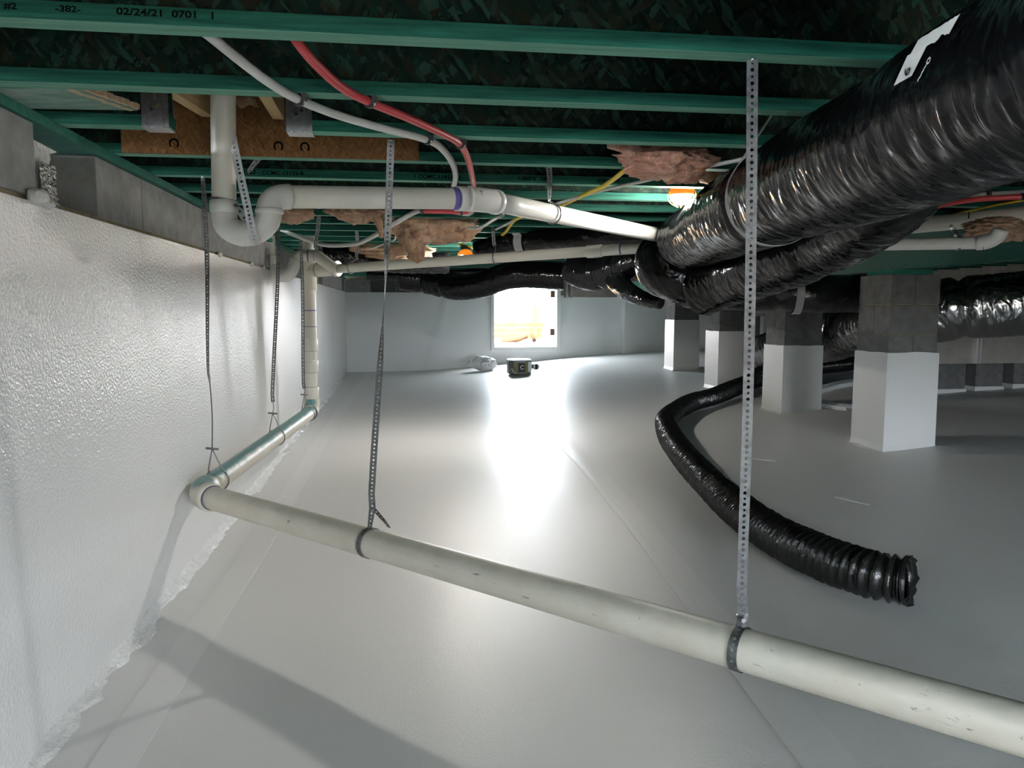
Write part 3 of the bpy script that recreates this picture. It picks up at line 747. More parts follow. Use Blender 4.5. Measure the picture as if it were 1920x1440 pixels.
# trap sling
s = thing('hanger_strap', 'perforated strap slung under the large trap beside the drop pipe', 'strap', (-0.625,3.011,2.122), SG)
strap_mesh(spline([(-0.637,3.061,2.192), (-0.633,3.049,2.083), (-0.605,3.046,1.885), (-0.561,3.037,1.652), (-0.549,3.037,1.573), (-0.545,3.065,1.550), (-0.554,3.126,1.541), (-0.567,3.181,1.566), (-0.597,3.212,1.630), (-0.622,3.210,1.675)], .02), [(0, (1,-.1,.2)), (1, (1,-.1,.2))],   .030).build('band', 'steel_light', s)
s2 = thing('pipe_clamp', 'grey perforated clamp band round the drop pipe above the large trap', 'clamp', (-0.667,3.128,1.703))
strap_mesh(loop_pts((-0.667,3.128,1.703), (.12,0,1), r3+.005, 0, 2*PI*.98, 30), [(0, (.12,0,1)), (1, (.12,0,1))], .022).build('band', 'steel_dark', s2)
mb = MB(); mb.tube(spline([(-0.616,3.068,1.686), (-0.587,3.062,1.666), (-0.569,3.098,1.639)], .02), .006, 8); mb.build('tail', 'steel_dark', s2)
# shorter straps further back
def short(label, top, bot, w, tw, loop=None, m='steel'):
    s = strap(label, top, bot, w, tw, m)
    if loop is not None:
        c, ax, r = loop; c = Vector(c)
        mb = MB(); P = loop_pts(c, ax, r+.004, .35, 2*PI-.35, 28); mb.tube([Vector(bot)]+P+[Vector(bot)], .004, 8); mb.build('wire_sling', 'wire', s)
short('short strap with a wire sling on the white sloping run of the upper drain', (0.667,3.577,1.996), (0.731,3.804,1.821), .028, [(0, VX), (.5, (.8,.5,0)), (1, (.5,.9,0))], ((0.754,3.877,1.771), ed, r3), 'steel_dark')
short('small dangling strap left of the upper arm, below the brown board', (-0.587,3.551,1.994), (-0.661,3.654,1.906), .026, [(0, VX), (1, (.8,.3,.4))], None, 'steel_dark')
short('strap behind the trap arm hanging from a far joist above the small trap', (-0.527,5.213,1.951), (-0.577,5.500,1.707), .026, [(0, VX), (1, VX)])
lb = lerp(Wc, WE, .12)
short('strap with wire sling near the left end of the high branch pipe', (-0.353,6.304,1.944), (-0.367,6.689,1.710), .026, [(0, VX), (1, VX)], (Wc+wd*(Vector((-0.361,6.884,1.640))-Wc).length, wd, r3), 'steel_dark')
kb = Wc+wd*((WE-Wc).length*.60)
short('strap with wire sling at the middle of the high branch pipe', kb+Vector((-.05,-.02,.42)), kb+Vector((0,0,.09)), .026, [(0, VX), (1, VX)], (kb, wd, .039))
short('dark strap holding the thinner pipe below the girder at right', (2.549,3.351,1.682), (2.580,3.341,1.628), .022, [(0, VX), (1, VX)], ((2.578,3.339,1.603), (1,-.1,0), .029), 'steel_dark')

# ---------------------------------------------------------------- tubing and cables
def cable(name, label, cat, pts, r, m, step=.03, clips=(), group=None):
    o = thing(name, label, cat, pts[0], group); P = spline(pts, step)
    mb = MB(); mb.tube(P, r, 14); mb.build('run', m, o)
    for c in clips:
        c = Vector(c); i = min(range(len(P)), key=lambda k: (P[k]-c).length); t = (P[min(i+1, len(P)-1)]-P[i-1]).normalized()
        cb = MB(); q = P[i]; cb.tube([q-t*.008, q+t*.008], r+.005, 14); s = t.cross(Vector((0,0,1))).normalized()
        cb.box(q+s*(r+.006)+Vector((0,0,.004)), (.014,.014,.018)); cb.build('clip', 'black_plastic', o)
        nb = MB(); nb.tube([q+s*(r+.006)+Vector((0,0,.02)), q+s*(r+.006)-Vector((0,0,.012))], .0025, 6); nb.build('clip_nail', 'bright', o)
    return o
ZC = 1.884
cable('water_tubing', 'white flexible water tubing curving under the joists above the trap arm', 'tubing', [(-0.472,1.900,1.949), (-0.432,1.930,1.926), (-0.400,2.050,1.918), (-0.344,2.170,1.895), (-0.280,2.307,1.884), (-0.176,2.482,1.884), (-0.051,2.628,1.884), (0.093,2.779,1.884), (0.156,2.935,1.884), (0.213,3.228,1.884), (0.245,3.536,1.884), (0.255,3.845,1.884)], .0125, 'pex_white', .03, [(-0.273,2.317,1.884), (0.099,2.787,1.884), (0.253,3.779,1.884)])
cable('water_tubing', 'red flexible water tubing curving under the joists beside the white one', 'tubing', [(-0.256,1.900,1.954), (-0.236,1.930,1.923), (-0.207,2.040,1.907), (-0.153,2.180,1.889), (-0.085,2.302,1.884), (0.018,2.462,1.884), (0.143,2.679,1.884), (0.212,2.833,1.884), (0.267,3.128,1.884), (0.333,3.641,1.884), (0.374,4.006,1.884)], .0125, 'pex_red', .03, [(-0.087,2.302,1.884), (0.208,2.824,1.884)])
cable('water_tubing', 'white tubing sagging in a long curve behind the large trap', 'tubing', [(0.457,4.970,1.925), (0.423,4.972,1.895), (0.316,5.040,1.918), (0.132,5.118,1.931), (-0.023,5.235,1.866), (-0.192,5.557,1.800), (-0.332,5.878,1.773), (-0.545,6.112,1.777), (-0.693,6.238,1.818), (-0.848,6.266,1.876), (-0.942,6.283,1.917)], .016, 'pex_white', .04)
cable('water_tubing', 'short red tubing seen beneath the trap arm against insulation', 'tubing', [(0.125,4.861,1.890), (0.157,4.826,1.889), (0.285,4.807,1.886), (0.398,4.791,1.883), (0.426,4.769,1.906)], .013, 'pex_red', .03, [(0.137,4.839,1.890), (0.369,4.795,1.883)])
cable('water_tubing', 'white tubing at right between the big black duct and upper pipe', 'tubing', [(3.113,4.825,1.884), (2.951,4.312,1.884), (2.904,3.925,1.884), (2.960,3.715,1.884), (3.210,3.550,1.884)], .014, 'pex_white', .03, [(2.947,4.288,1.884), (2.994,3.672,1.884)])
cable('water_tubing', 'red tubing at right just under the white tubing', 'tubing', [(2.608,4.041,1.772), (2.692,3.932,1.810), (2.824,3.815,1.840), (2.910,3.652,1.853), (3.178,3.513,1.857)], .014, 'pex_red', .03, [(2.768,3.852,1.827), (3.076,3.558,1.859)])
LB = Vector((1.468,3.991,1.893)); LB2 = Vector((0.600,7.372,1.795))
cable('extension_cord', 'yellow light cord draped along joists between the two work lights', 'cord', [(1.621,3.175,1.861), (1.552,3.389,1.871), (1.469,3.524,1.891), LB+Vector((.03,0,.077)), LB+Vector((-.03,0,.077)), (1.158,3.449,1.912), (0.983,3.204,1.884), (0.950,3.272,1.884), (0.960,3.493,1.884), (0.966,3.728,1.884), (0.939,3.982,1.884), (0.917,4.315,1.884), (0.888,4.505,1.884), (0.812,4.799,1.884), (0.751,5.159,1.884), (0.817,6.235,1.895), (0.744,6.748,1.851), (0.682,7.060,1.837), LB2+Vector((.02,0,.09)), LB2+Vector((-.05,0,.10)), (0.510,7.296,1.922)], .0105, 'yellow', .03)
cable('cable', 'white electrical cable running from the big duct along the joists', 'cable', [(1.424,2.756,1.884), (1.339,2.954,1.884), (1.203,3.263,1.884), (1.102,3.548,1.884), (0.980,3.865,1.884), (0.855,4.415,1.884), (0.780,4.915,1.884), (0.730,5.426,1.884), (0.700,5.800,1.884)], .0085, 'romex', .05)
cable('cable', 'thin white cable looping low behind the twisted strap', 'cable', [(-0.043,6.564,1.941), (-0.049,6.661,1.879), (-0.150,6.978,1.864), (-0.274,7.196,1.837), (-0.455,7.423,1.828)], .008, 'romex', .04)
cable('cable', 'thin white cable curving behind the sloping white drain run', 'cable', [(0.661,5.040,1.903), (0.592,5.047,1.869), (0.516,5.155,1.828), (0.455,5.266,1.838), (0.421,5.375,1.870)], .010, 'romex', .04)
cable('cable', 'thin yellow cable between the two right-hand drain pipes', 'cable', [(2.664,4.335,1.745), (2.729,4.224,1.735), (2.756,4.138,1.727), (2.849,4.107,1.752), (3.064,4.133,1.813), (3.226,3.963,1.860), (3.385,3.740,1.890)], .007, 'yellow', .04)

# ---------------------------------------------------------------- work lights
def work_light(p, label, s=1.0):
    w = thing('work_light', label, 'light', p)
    mb = MB(); prof = [(.030,.052), (.048,.046), (.060,.034), (.064,.020), (.065,.0)]
    mb.tube([p+Vector((0,0,.056))]+[p+Vector((0,0,z)) for r, z in prof], [.020]+[r for r, z in prof], 24); mb.build('orange_cap', 'orange', w)
    mb = MB(); rr = [(.020,.060), (.042,.020), (.050,.0), (.050,-.015), (.042,-.034), (.025,-.046), (.006,-.050)]
    mb.tube([p+Vector((0,0,z)) for r, z in rr if z < .021], [r for r, z in rr if z < .021], 24); mb.build('bulb', 'bulb', w)
    mb = MB(); mb.box(p+Vector((0,0,.073)), (.105,.035,.030)); mb.build('cord_socket', 'black_plastic', w, .005)
    mb = MB(); mb.tube(loop_pts(p+Vector((0,0,.100)), (0,1,0), .014, 0, 2*PI, 16), .0025, 6); mb.build('hook', 'wire', w)
    for a in range(6):
        c = math.cos(a*PI/3+.3); q = math.sin(a*PI/3+.3)
        mb = MB(); mb.tube(spline([p+Vector((.064*c,.064*q,.03)), p+Vector((.080*c,.080*q,0)), p+Vector((.064*c,.064*q,-.035)), p+Vector((.02*c,.02*q,-.062))], .02), .0016, 6); mb.build('cage_wire', 'orange', w)
    return w
work_light(LB, 'glaring work light with orange cap hanging beside the big black duct')
work_light(LB2, 'far orange-capped work light half hidden behind the high branch pipe')

# ---------------------------------------------------------------- torn insulation
def tuft(label, c, d, seed, m, tails=(), sub=5, group='torn insulation tufts'):
    t = thing('insulation_tuft', label, 'insulation', c, group); c = Vector(c)
    bm = bmesh.new(); bmesh.ops.create_icosphere(bm, subdivisions=sub, radius=1)
    for v in bm.verts:
        n = v.co.copy(); sd = Vector((seed*3.1, seed, 2))
        k = 1+.34*noise.noise(n*1.6+sd)+.20*noise.noise(n*4+sd)+.10*noise.noise(n*9+sd)+.05*noise.noise(n*22+sd)
        if n.z < 0: k += .25*abs(noise.noise(n*3+sd*2))
        else: n.z *= .5
        v.co = Vector((n.x*d[0]*k, n.y*d[1]*k, n.z*d[2]*k))+c
    mb = MB(); mb.add([v.co.copy() for v in bm.verts], [[v.index for v in f.verts] for f in bm.faces], True); bm.free()
    mb.build('batt', m, t)
    for q, (pts, r0, r1) in enumerate(tails):
        P = spline(pts, .01); n = len(P); mb = MB()
        mb.tube(P, 0, 18, rf=lambda L, a, i: (r0+(r1-r0)*i/n)*(1+.45*noise.noise(Vector((L*22, math.cos(a)*1.5, math.sin(a)*1.5+seed)))+.25*noise.noise(Vector((L*60, math.cos(a)*4, math.sin(a)*4)))))
        mb.build('hanging_shred', m, t)
tuft('pink insulation drooping from the joists right above the near work light', (1.067,3.080,1.904), (.19,.12,.085), 2, 'fibre_pink', [([(0.788,2.950,1.923), (0.857,2.970,1.919), (0.936,3.020,1.914), (1.038,3.060,1.904)], .012, .05), ([(1.164,3.100,1.902), (1.196,3.120,1.868), (1.219,3.130,1.844)], .06, .02), ([(1.119,3.100,1.890), (1.116,3.100,1.854), (1.103,3.100,1.824)], .05, .012)])
tuft('small tan insulation wad between the joist trimmers beside the drop pipe', (-0.597,3.260,2.116), (.07,.05,.05), 25, 'fibre_brown', sub=4)
tuft('tan insulation flap between the near work light and the big duct', (1.495,3.620,1.942), (.09,.06,.05), 5, 'fibre_brown', sub=4)
tuft('biggest brown insulation tuft, hanging under the trap arm with a long shred', (0.218,5.405,1.881), (.30,.14,.125), 9, 'fibre_brown', [([(0.072,5.370,1.825), (0.078,5.360,1.743), (0.091,5.351,1.671), (0.069,5.350,1.624)], .085, .045), ([(0.001,5.384,1.869), (-0.035,5.385,1.833), (-0.050,5.384,1.797)], .07, .03), ([(0.352,5.332,1.851), (0.429,5.379,1.918), (0.514,5.423,1.968)], .07, .03)])
tuft('brown insulation strip peeking below the trap arm left of the twisted strap', (-0.271,5.175,1.934), (.17,.10,.075), 12, 'fibre_brown', [([(-0.149,5.154,1.897), (-0.136,5.145,1.824), (-0.123,5.136,1.752)], .035, .008)])
tuft('brown insulation tuft beside the big trap elbow', (-0.674,5.128,1.912), (.12,.09,.075), 15, 'fibre_brown', sub=4)
tuft('low flat brown insulation strip above the high branch pipe', (-0.086,7.373,1.853), (.36,.14,.085), 18, 'fibre_brown')
tuft('brown insulation hanging over the right-hand drain pipes', (2.934,3.532,1.706), (.16,.10,.075), 21, 'fibre_brown')

# ---------------------------------------------------------------- flexible ducts
def duct(label, pts, rad, m='duct', bands=(), amp=.010, n=72, step=.008, squash=.95, seed=0, cat='duct', name='flexible_duct', fold=26, group='flexible ducts'):
    P = spline(pts, step); t = thing(name, label, cat, pts[0], group)
    tot = sum((b-a).length for a, b in zip(P, P[1:]))
    bands = [b if not isinstance(b, tuple) else min(range(len(P)), key=lambda k: (P[k]-Vector(b)).length)/(len(P)-1) for b in bands]
    def rf(L, a, i):
        c, s = math.cos(a), math.sin(a)
        r0 = rad if not isinstance(rad, (tuple, list)) else rad[0]+(rad[1]-rad[0])*L/tot
        k = noise.noise(Vector((L*fold+c*2.2+seed, c*1.1, s*1.1)))
        k2 = noise.noise(Vector((L*fold*2.3-s*3, c*1.7+seed, s*1.7)))
        k3 = noise.noise(Vector((L*2.5, c*.9, s*.9+seed*2)))
        lo = .6+.6*max(0, -c)
        d = amp*lo*((1-abs(k)*2.2)*.6+(1-abs(k2)*2)*.35)+.016*k3
        for b in bands:
            d -= rad*.13*math.exp(-((L-b*tot)/.035)**2) if not isinstance(rad, (tuple, list)) else 0
        return r0+d
    mb = MB(); mb.tube(P, 0, n, rf=rf, squash=squash); mb.build('jacket', m, t)
    t['_'] = 0; del t['_']
    return t, P, tot
def band_round(label, P, at_, rad, arms, w=.05, m='band'):
    i = int(len(P)*at_); i = max(1, min(len(P)-2, i)); ax = (P[i+1]-P[i-1]).normalized(); c = P[i]
    t = thing('duct_hanger_band', label, 'band', c, 'grey bands hanging the ducts')
    pts = loop_pts(c, ax, rad, .95, 2*PI-.95, 36)
    pts = [c+(p-c)*1.0 for p in pts]
    full = [Vector(arms[0])]+pts+[Vector(arms[1])] if arms else pts
    mb = MB(); vs = []
    full2 = []
    for a, b in zip(full, full[1:]):
        full2 += [a.lerp(b, k/3) for k in range(3)]
    full2.append(full[-1])
    for p in full2:
        o = (p-c); o = (o-ax*o.dot(ax)).normalized()
        for e, h in ((-w/2, 0), (w/2, 0), (w/2, .002), (-w/2, .002)): vs.append(p+ax*e+o*h)
    n = len(full2)
    mb.add(vs, [(i_*4+k, i_*4+(k+1) % 4, (i_+1)*4+(k+1) % 4, (i_+1)*4+k) for i_ in range(n-1) for k in range(4)])
    mb.build('band', m, t)
    return t
# big duct
tA, PA, LA = duct('largest black wrinkled duct sweeping from the top right corner to the near work light', [(.95,-2.7,1.70), (.98,-1.2,1.71), (1.05,.0,1.72), (1.178,1.357,1.729), (1.233,1.795,1.717), (1.331,2.390,1.718), (1.462,3.183,1.716), (1.658,4.070,1.726), (1.763,4.663,1.715)], .192, 'duct', ((1.408,2.786,1.730),), .010, 96, .007, .9, 1)
bi = min(range(len(PA)), key=lambda k: (PA[k]-Vector((1.408,2.786,1.730))).length)/len(PA)
band_round('grey hanger band round the largest black duct, its arms rising to a joist', PA, bi, .182, ((1.212,2.261,2.093), (1.286,2.333,2.104)), .045)
# torn label on the big duct
i0 = min(range(len(PA)), key=lambda k: (PA[k]-Vector((1.154,1.379,1.702))).length)
lab = thing('duct_label', 'torn white paper label with a 9 stuck on the largest black duct', 'label', PA[i0], None)
def on_duct(i, a, e):       # a: angle from the top towards the camera side, e: metres along the duct
    i = max(1, min(len(PA)-2, int(i))); ax = (PA[i+1]-PA[i-1]).normalized(); up = (Vector((0,0,1))-ax*ax.z).normalized(); sd = ax.cross(up)
    if sd.dot(Vector((0,0,1.3))-Vector((0,0,0))) or True:
        toc = (Vector((0,0,1.3))-PA[i]); sd = sd if sd.dot(toc) > 0 else -sd
    return PA[i]+(up*.95*math.cos(a)+sd*math.sin(a))*.1985+ax*e
def patch(ring_pts, name, m, parent):      # list of (i, angle) outline, filled as a strip between two edges
    n = len(ring_pts)//2; mb = MB(); vs = [on_duct(i, a, 0) for i, a in ring_pts]
    mb.add(vs, [(k, k+1, n+k+1, n+k) for k in range(n-1)]); return mb.build(name, m, parent)
patch([(i0-10+k*1.5, 1.00+.012*(k % 2)) for k in range(12)]+[(i0-10+k*1.5, 1.20-.04*(k in (3, 4))+.02*(k % 3 == 0)) for k in range(12)], 'paper', 'paper', lab)
patch([(i0+1+k, 1.17) for k in range(7)]+[(i0+3+k, 1.46) for k in range(7)], 'paper', 'paper', lab)
def duct_text(body, i, a, size, m, parent, flip=0):
    p = on_duct(i, a, 0); c = PA[int(i)]; ax = (PA[int(i)+1]-PA[int(i)-1]).normalized(); nrm = (p-c); nrm = (nrm-ax*nrm.dot(ax)).normalized()
    xx = -ax; 
    if xx.x < 0: xx = -xx
    yy = nrm.cross(xx)
    mt = Matrix((xx, yy, nrm)).transposed().to_4x4()
    o = text(body, p+nrm*.003, size, m, parent); o.rotation_euler = (mt @ Matrix.Rotation(flip, 4, 'Z')).to_euler(); return o
duct_text('9', i0+5, 1.33, .034, 'label_dark', lab, 1.2)
duct_text('o--~', i0-2, 1.36, .026, 'white_ink', tA, .9)
# duct dropping under the big one
tB, PB, LBn = duct('black duct tucked under the largest duct, reaching toward the nearest pier', [(1.844,4.570,1.407), (1.911,4.313,1.472), (1.952,3.908,1.533), (1.958,3.357,1.616), (1.893,2.937,1.685), (1.869,2.745,1.767), (1.843,2.682,1.910), (1.820,2.664,2.103)], .155, 'duct', (.50,), .010, 72, .009, .95, 4)
band_round('grey band under the lower black duct, right of the long perforated strap', PB, .60, .150, None, .05)
duct('black duct elbow bulging below the near work light', [(2.348,5.704,1.797), (2.018,5.443,1.764), (1.775,5.164,1.670), (1.703,4.960,1.562), (1.799,4.840,1.502), (1.987,4.817,1.540), (2.220,4.894,1.628)], .168, 'duct', (), .016, 72, .008, .95, 7)
tE, PE, LE = duct('dark duct passing in front of the middle piers to the nearest pier', [(2.565,6.756,1.458), (2.775,6.421,1.446), (3.000,6.083,1.431), (3.254,5.945,1.420), (3.699,5.983,1.418), (4.156,6.020,1.415)], .160, 'duct_far', (.45,), .006, 48, .02, .95, 11)
band_round('grey band round the dark duct in front of the middle piers', PE, .52, .170, ((3.173,5.888,1.759), (3.224,5.881,1.759)), .06)
duct('silver foil duct behind the nearest pier at right', [(4.332,8.869,0.718), (4.441,7.962,0.937), (4.388,7.071,1.090), (4.377,6.474,1.193), (4.432,6.017,1.268), (4.753,5.774,1.325), (5.276,5.551,1.350), (6.678,4.747,1.384)], .262, 'duct_silver', ((4.607,5.894,1.299),), .020, 64, .012, .95, 14, fold=17)
duct('pointed black duct end sagging above the farthest pier', [(2.273,8.447,1.712), (2.055,7.243,1.543), (1.994,6.632,1.435), (2.025,6.317,1.375), (2.125,6.200,1.356)], (.14,.06), 'duct', (), .010, 48, .012, .95, 17)
duct('glossy black duct section left of the big elbow', [(1.803,8.107,1.710), (1.950,7.877,1.645), (2.088,7.555,1.669), (2.209,7.239,1.726), (2.396,7.011,1.734)], .165, 'duct', (.35, .62), .010, 60, .010, .95, 20)
tF, PF, LF = duct('black duct running level behind the high branch pipe', [(0.614,6.453,1.760), (0.792,6.381,1.800), (0.993,6.254,1.827), (1.313,6.006,1.831), (1.615,5.709,1.821), (1.829,5.576,1.804)], .088, 'duct', (.30,), .008, 48, .02, .95, 23)
band_round('pale band round the level duct above the high branch pipe', PF, .27, .092, ((0.889,6.227,1.921), (0.921,6.325,1.931)), .07)
duct('lowest black duct sagging over the bright hatch', [(-0.008,10.392,1.705), (0.326,10.340,1.656), (0.694,10.077,1.573), (0.991,9.936,1.598), (1.371,9.690,1.712), (1.768,9.634,1.712), (2.241,9.463,1.688)], .172, 'duct', (.12, .25), .010, 48, .02, .95, 26)
duct('dark crumpled duct at far left beside the riser', [(-0.740,7.358,1.786), (-0.554,7.432,1.778), (-0.313,7.497,1.750), (0.037,7.547,1.736), (0.447,7.592,1.742)], .095, 'duct', (), .016, 48, .012, .95, 29)
duct('long black duct pressed up under joists toward the far wall', [(-0.526,12.506,1.818), (0.222,12.299,1.822), (1.040,12.083,1.834), (1.869,11.764,1.841), (2.353,11.492,1.840)], .08, 'duct_far', (), .010, 40, .02, .95, 31)
pl = thing('duct_plenum', 'dark sheet metal plenum box right of the hatch', 'plenum', (2.180,8.854,1.595))
a = Vector((1.933,8.822,1.428)); mb = MB(); mb.b2(a, a+Vector((.56,.4,.42))); mb.build('box', 'plenum', pl, .008)
for dx in (0, .055):
    mb = MB(); mb.b2(a+Vector((-.065+dx,-.05,-.01)), a+Vector((-.045+dx,.02,.44))); mb.build('corner_flange', 'steel_dark', pl)
for dx in (.1, .46):
    mb = MB(); mb.tube([(a.x+dx, a.y+.2, a.z+.41), (a.x+dx, a.y+.2, 1.95)], .008, 8); mb.build('hanger_rod', 'steel_dark', pl)
mb = MB(); mb.b2(a+Vector((.27,-.006,0)), a+Vector((.28,.0,.42))); mb.build('seam', 'steel_dark', pl)

# rectangular trunk duct on block feet at right
tk = thing('trunk_duct', 'grey rectangular sheet metal trunk duct on blocks at far right', 'duct', (5.348,7.300,0.723))
a = Vector((5.306,7.300,0.723)); mb = MB(); mb.b2(a, (8.45, 7.8, a.z+.36)); mb.build('trunk', 'sheet_metal', tk, .006)
xs_ = (5.927,7.300,0.901)[0]
mb = MB(); mb.b2((xs_-.03, 7.27, a.z), (xs_-.015, 7.3, a.z+.36)); mb.b2((xs_+.015, 7.27, a.z), (xs_+.03, 7.3, a.z+.36)); mb.build('drive_cleat', 'bright', tk)
for u_, lb_ in (((5.749,7.500,0.607)[0], 'first dark block foot under the trunk duct from the left'), ((6.190,7.500,0.602)[0], 'second dark block foot under the trunk duct from the left'), ((6.638,7.500,0.597)[0], 'third dark block foot under the trunk duct at the picture edge')):
    t = thing('support_block', lb_, 'block', (u_, 7.55, fz(u_, 7.5)), 'block feet under the trunk duct'); zf = fz(u_, 7.5)-.02
    mb = MB(); mb.b2((u_-.16, 7.42, zf), (u_+.16, 7.72, a.z-.001)); mb.build('block', 'pier_block', t, .004)
    mb = MB(); mb.box((u_, 7.57, zf+.03), (.36,.34,.06), None, .92); mb.build('liner_wrap', 'pier_wrap', t)
# grey access box far behind the third pier
bx = thing('metal_cabinet', 'tall dark metal box with pale edges between the second and third piers', 'box', (5.182,10.871,0.636))
a = Vector((5.048,10.889,0.620)); mb = MB(); mb.b2(a, a+Vector((.22,.3,.60))); mb.build('box', 'plenum', bx, .01)
mb = MB(); mb.b2(a+Vector((-.02,-.03,.56)), a+Vector((.27,.33,.61))); mb.build('lid', 'sheet_metal', bx)
mb = MB(); mb.b2(a+Vector((.215,-.015,-.02)), a+Vector((.255,.31,.57))); mb.build('edge_trim', 'door', bx)
mb = MB(); mb.b2((a.x+.02, a.y+.05, fz(a.x, a.y)-.01), (a.x+.2, a.y+.25, a.z)); mb.build('stand', 'plenum', bx)

# ---------------------------------------------------------------- black corrugated hose on the floor
hp = [(2.008,2.792,0.201), (1.932,2.883,0.195), (1.861,3.087,0.190), (1.809,3.421,0.188), (1.820,3.920,0.192), (1.950,4.869,0.209), (2.188,6.078,0.236), (2.460,6.933,0.265), (2.931,7.649,0.311), (3.397,8.000,0.354), (4.141,8.736,0.421), (5.095,9.508,0.490), (6.050,9.841,0.541), (6.779,9.864,0.577)]
P = spline(hp, .0045); ho = thing('floor_hose', 'black corrugated flexible hose curving across the floor, its open end near the camera', 'hose', hp[0])
tot = sum((b-a).length for a, b in zip(P, P[1:]))
def pitch_phase(L):        # stretched open at the mouth, packed tight further in
    return L/.040 if L < .55 else .55/.040+(L-.55)/.030
def hr(L, a, i):
    ph = pitch_phase(L)+a/(2*PI); am = .0125 if L < .5 else .0125-.0045*min(1, (L-.5)/.6)
    tri = abs((ph % 1)*2-1)
    return .094+am*(tri*2-1)+.004*noise.noise(Vector((L*40, math.cos(a)*2.5, math.sin(a)*2.5)))+.010*noise.noise(Vector((L*1.7, math.cos(a), math.sin(a))))*min(1, L)
Pn = P if len(P) < 1400 else P[:1400]
mb = MB(); mb.tube(P, 0, 40, rf=hr, caps=False, squash=.96); h1 = mb.build('corrugated_skin', 'hose', ho)
mb = MB(); mb.tube(P[:80], 0, 32, rf=lambda L, a, i: hr(L, a, i)-.004, caps=False); mb.f = [f[::-1] for f in mb.f]; mb.build('inner_wall', 'hose', ho)
mb = MB(); mb.tube(P[78:80], .085, 24); mb.build('throat', 'black_plastic', ho)
rim = P[0]; ax = (P[0]-P[3]).normalized(); mb = MB(); vs = []; n = 40
for k in range(n):
    aa = 2*PI*k/n; u = (Vector((0,0,1))-ax*ax.z).normalized(); v = ax.cross(u); d_ = u*math.cos(aa)*.96+v*math.sin(aa); e = .008+.014*noise.noise(Vector((math.cos(aa)*3, math.sin(aa)*3, 4)))
    vs += [rim+d_*.104, rim+d_*(.106+e*.3)+ax*(.012+e), rim+d_*.088]
mb.add(vs, [(k*3, ((k+1) % n)*3, ((k+1) % n)*3+1, k*3+1) for k in range(n)]+[(k*3+1, ((k+1) % n)*3+1, ((k+1) % n)*3+2, k*3+2) for k in range(n)], True); mb.build('torn_rim', 'hose', ho)

# ---------------------------------------------------------------- things by the hatch
rc = Vector((2.017,13.391,0.161)); ro = thing('tape_roll', 'boxy wrapped roll with printed dark sides and white top on the bright floor', 'roll', rc)
w_, h_ = .20, .25
prof = [(.12,-.20), (.20,-.12), (.20,.12), (.12,.20), (-.12,.20), (-.20,.12), (-.20,-.12), (-.12,-.20)]
mb = MB(); mb.prism([rc+Vector((x, y, .0)) for x, y in prof], (0,0,0), (0,0,h_-.02)); mb.build('wrapper', 'plenum', ro, .008)
mb = MB(); mb.prism([rc+Vector((x*1.01, y*1.01, h_-.02)) for x, y in prof], (0,0,0), (0,0,.02)); mb.build('top_cover', 'bag', ro, .006)
mb = MB(); mb.tube([rc+Vector((0,0,h_-.002)), rc+Vector((0,0,h_+.002))], .055, 20); mb.build('core_hole', 'label_dark', ro)
def lab_box(x0, x1, z0, z1, m, name, e=.003): 
    mb = MB(); mb.b2(rc+Vector((x0, -.20-e, z0)), rc+Vector((x1, -.20, z1))); return mb.build(name, m, ro)
lab_box(-.115, -.05, .02, .215, 'olive', 'printed_panel'); lab_box(-.045, .085, .03, .20, 'block_dark', 'printed_panel'); lab_box(.088, .118, .03, .215, 'olive', 'printed_panel')
lab_box(-.03, .06, .07, .175, 'label_dark', 'print_square', .005); text('C', rc+Vector((-.012,-.206,.085)), .10, 'paper', ro)
mb = MB(); q0, q1 = rc+Vector((.122,-.2,.04)), rc+Vector((.202,-.12,.04)); d_ = Vector((.004,-.004,0)); mb.prism([q0+d_, q1+d_, q1+d_+Vector((0,0,.17)), q0+d_+Vector((0,0,.17))], (0,0,0), (.001,-.001,0)); mb.build('side_label', 'paper', ro)
mb = MB(); mb.tube(spline([rc+Vector((-.15,-.185,.10)), rc+Vector((-.13,-.215,.04)), rc+Vector((-.08,-.225,.015))], .02), .008, 8); mb.build('loose_end', 'bag', ro)
bc = Vector(((1.542,14.500,0.326)[0], 14.5, fz((1.542,14.500,0.326)[0], 14.5))); bg = thing('plastic_bag', 'crumpled white plastic bag lying by the far wall left of the roll', 'bag', bc)
bm = bmesh.new(); bmesh.ops.create_icosphere(bm, subdivisions=5, radius=1)
for v in bm.verts:
    n = v.co.copy(); k = 1+.20*noise.noise(n*2+Vector((3,1,1)))+.12*noise.noise(n*5)+.05*noise.noise(n*12); k *= 1-.18*max(0, n.x)
    v.co = Vector((n.x*.25*k, n.y*.16*k, max(n.z, -.8)*.15*k))+bc+Vector((0,0,.12))
mb = MB(); mb.add([v.co.copy() for v in bm.verts], [[v.index for v in f.verts] for f in bm.faces], True); bm.free(); mb.build('bag_body', 'bag', bg)
mb = MB(); mb.tube(spline([bc+Vector((-.16,.02,.12)), bc+Vector((-.25,.03,.13)), bc+Vector((-.30,.02,.17))], .02), .05, 16, rf=lambda L, a, i: .05+.03*noise.noise(Vector((L*20, a, 1)))+.15*L*.4); mb.build('bag_neck', 'bag', bg)
text('i  ---  i', bc+Vector((-.10,-.165,.10)), .06, 'label_dark', bg)
kc = Vector(((2.389,13.900,0.358)[0], 13.9, fz((2.389,13.900,0.358)[0], 13.9))); ko = thing('spray_can', 'small black canister lying on its side near the hatch', 'canister', kc)
mb = MB(); mb.tube([kc+Vector((-.06,.02,.045)), kc+Vector((.05,-.02,.045))], .045, 18); mb.build('body', 'label_dark', ko); mb = MB(); mb.tube([kc+Vector((.05,-.02,.045)), kc+Vector((.075,-.03,.045))], .032, 18); mb.build('cap', 'paper', ko)
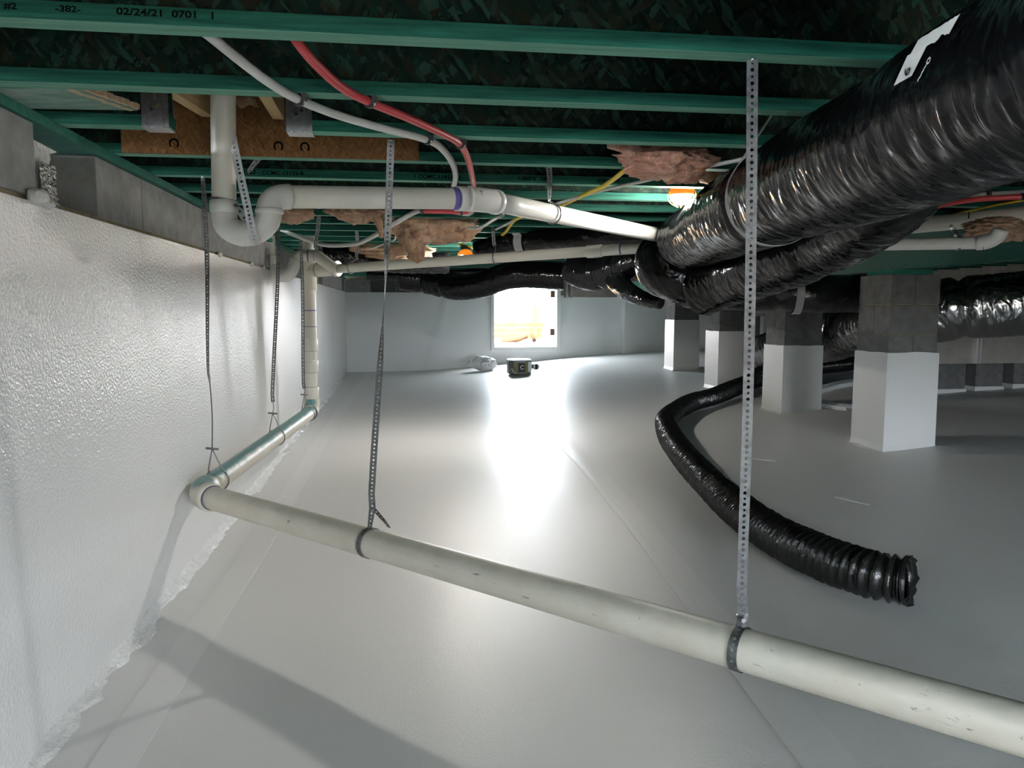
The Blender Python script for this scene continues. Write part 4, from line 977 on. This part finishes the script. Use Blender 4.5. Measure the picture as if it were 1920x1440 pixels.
mb = MB(); mb.tube([kc+Vector((-.02,.005,.045)), kc+Vector((.01,-.005,.045))], .0465, 18); mb.build('label_band', 'paper', ko)

# ---------------------------------------------------------------- hatch, its door and the yard outside
dr = empty('door_1', (HX1, 15.5, HZ0)); tag(dr, kind='structure')
for a, b in (((HX0-.04, 15.44, HZ0-.05), (HX0+.03, 15.74, HZ1+.04)), ((HX1-.03, 15.44, HZ0-.05), (HX1+.05, 15.74, HZ1+.04)), ((HX0+.03, 15.44, HZ0-.05), (HX1-.03, 15.74, HZ0+.02)), ((HX0+.03, 15.44, HZ1-.03), (HX1-.03, 15.74, HZ1+.04))):
    mb = MB(); mb.b2(a, b); mb.build('frame', 'door', dr, .004)
lf = MB(); lf.prism([(HX1-.03, 15.76, HZ0+.02), (HX1+.01, 15.76, HZ0+.02), (HX1+.06, 16.85, HZ0+.02), (HX1+.02, 16.85, HZ0+.02)], (0,0,0), (0,0,1.24)); lf = lf.build('leaf', 'door', dr, .004)
for z in (.74, 1.52):
    mb = MB(); mb.b2((HX1-.115, 15.66, z), (HX1-.03, 15.70, z+.14)); mb.build('hinge', 'debris', dr)
mb = MB(); mb.tube([(HX1-.01, 16.6, 1.18), (HX1-.05, 16.6, 1.18)], .02, 12); mb.build('knob', 'steel_dark', lf)
g = MB(); g.b2((-20, 15.74, -.2), (25, 45, .52)); go = g.build('ground', 'dirt'); tag(go, kind='structure')
fe = thing('board_fence', 'sunlit yellow board fence outside the hatch', 'fence', (2.6, 19.5, .52))
for k in range(3):
    mb = MB(); mb.b2((-1.0, 19.5+.006*(k % 2), .53+.14*k), (3.55+.02*k, 19.53+.006*(k % 2), .66+.14*k)); mb.build('board', 'fence', fe, .004)
mb = MB(); mb.b2((3.30, 19.40, .52), (3.40, 19.5, 1.35)); mb.build('post', 'fence', fe, .004)
for k in range(2):
    mb = MB(); mb.b2((0.5+1.4*k, 19.53, .52), (.6+1.4*k, 19.62, 1.1)); mb.build('post', 'fence', fe, .004)
def debris(label, pts, r, m):
    t = thing('debris', label, 'debris', pts[0]); mb = MB(); mb.tube(spline(pts, .05), 0, 12, rf=lambda L, a, i: r*(1+.4*noise.noise(Vector((L*6, math.cos(a), math.sin(a)))))); mb.build('piece', m, t)
debris('dark curled scrap lying in the dirt outside the hatch', [(2.25, 17.6, .54), (2.55, 17.6, .57), (2.85, 17.65, .66)], .055, 'debris')
debris('dark upright scrap by the fence post outside the hatch', [(2.98, 17.4, .54), (2.95, 17.4, .63), (2.90, 17.42, .76)], .05, 'debris')
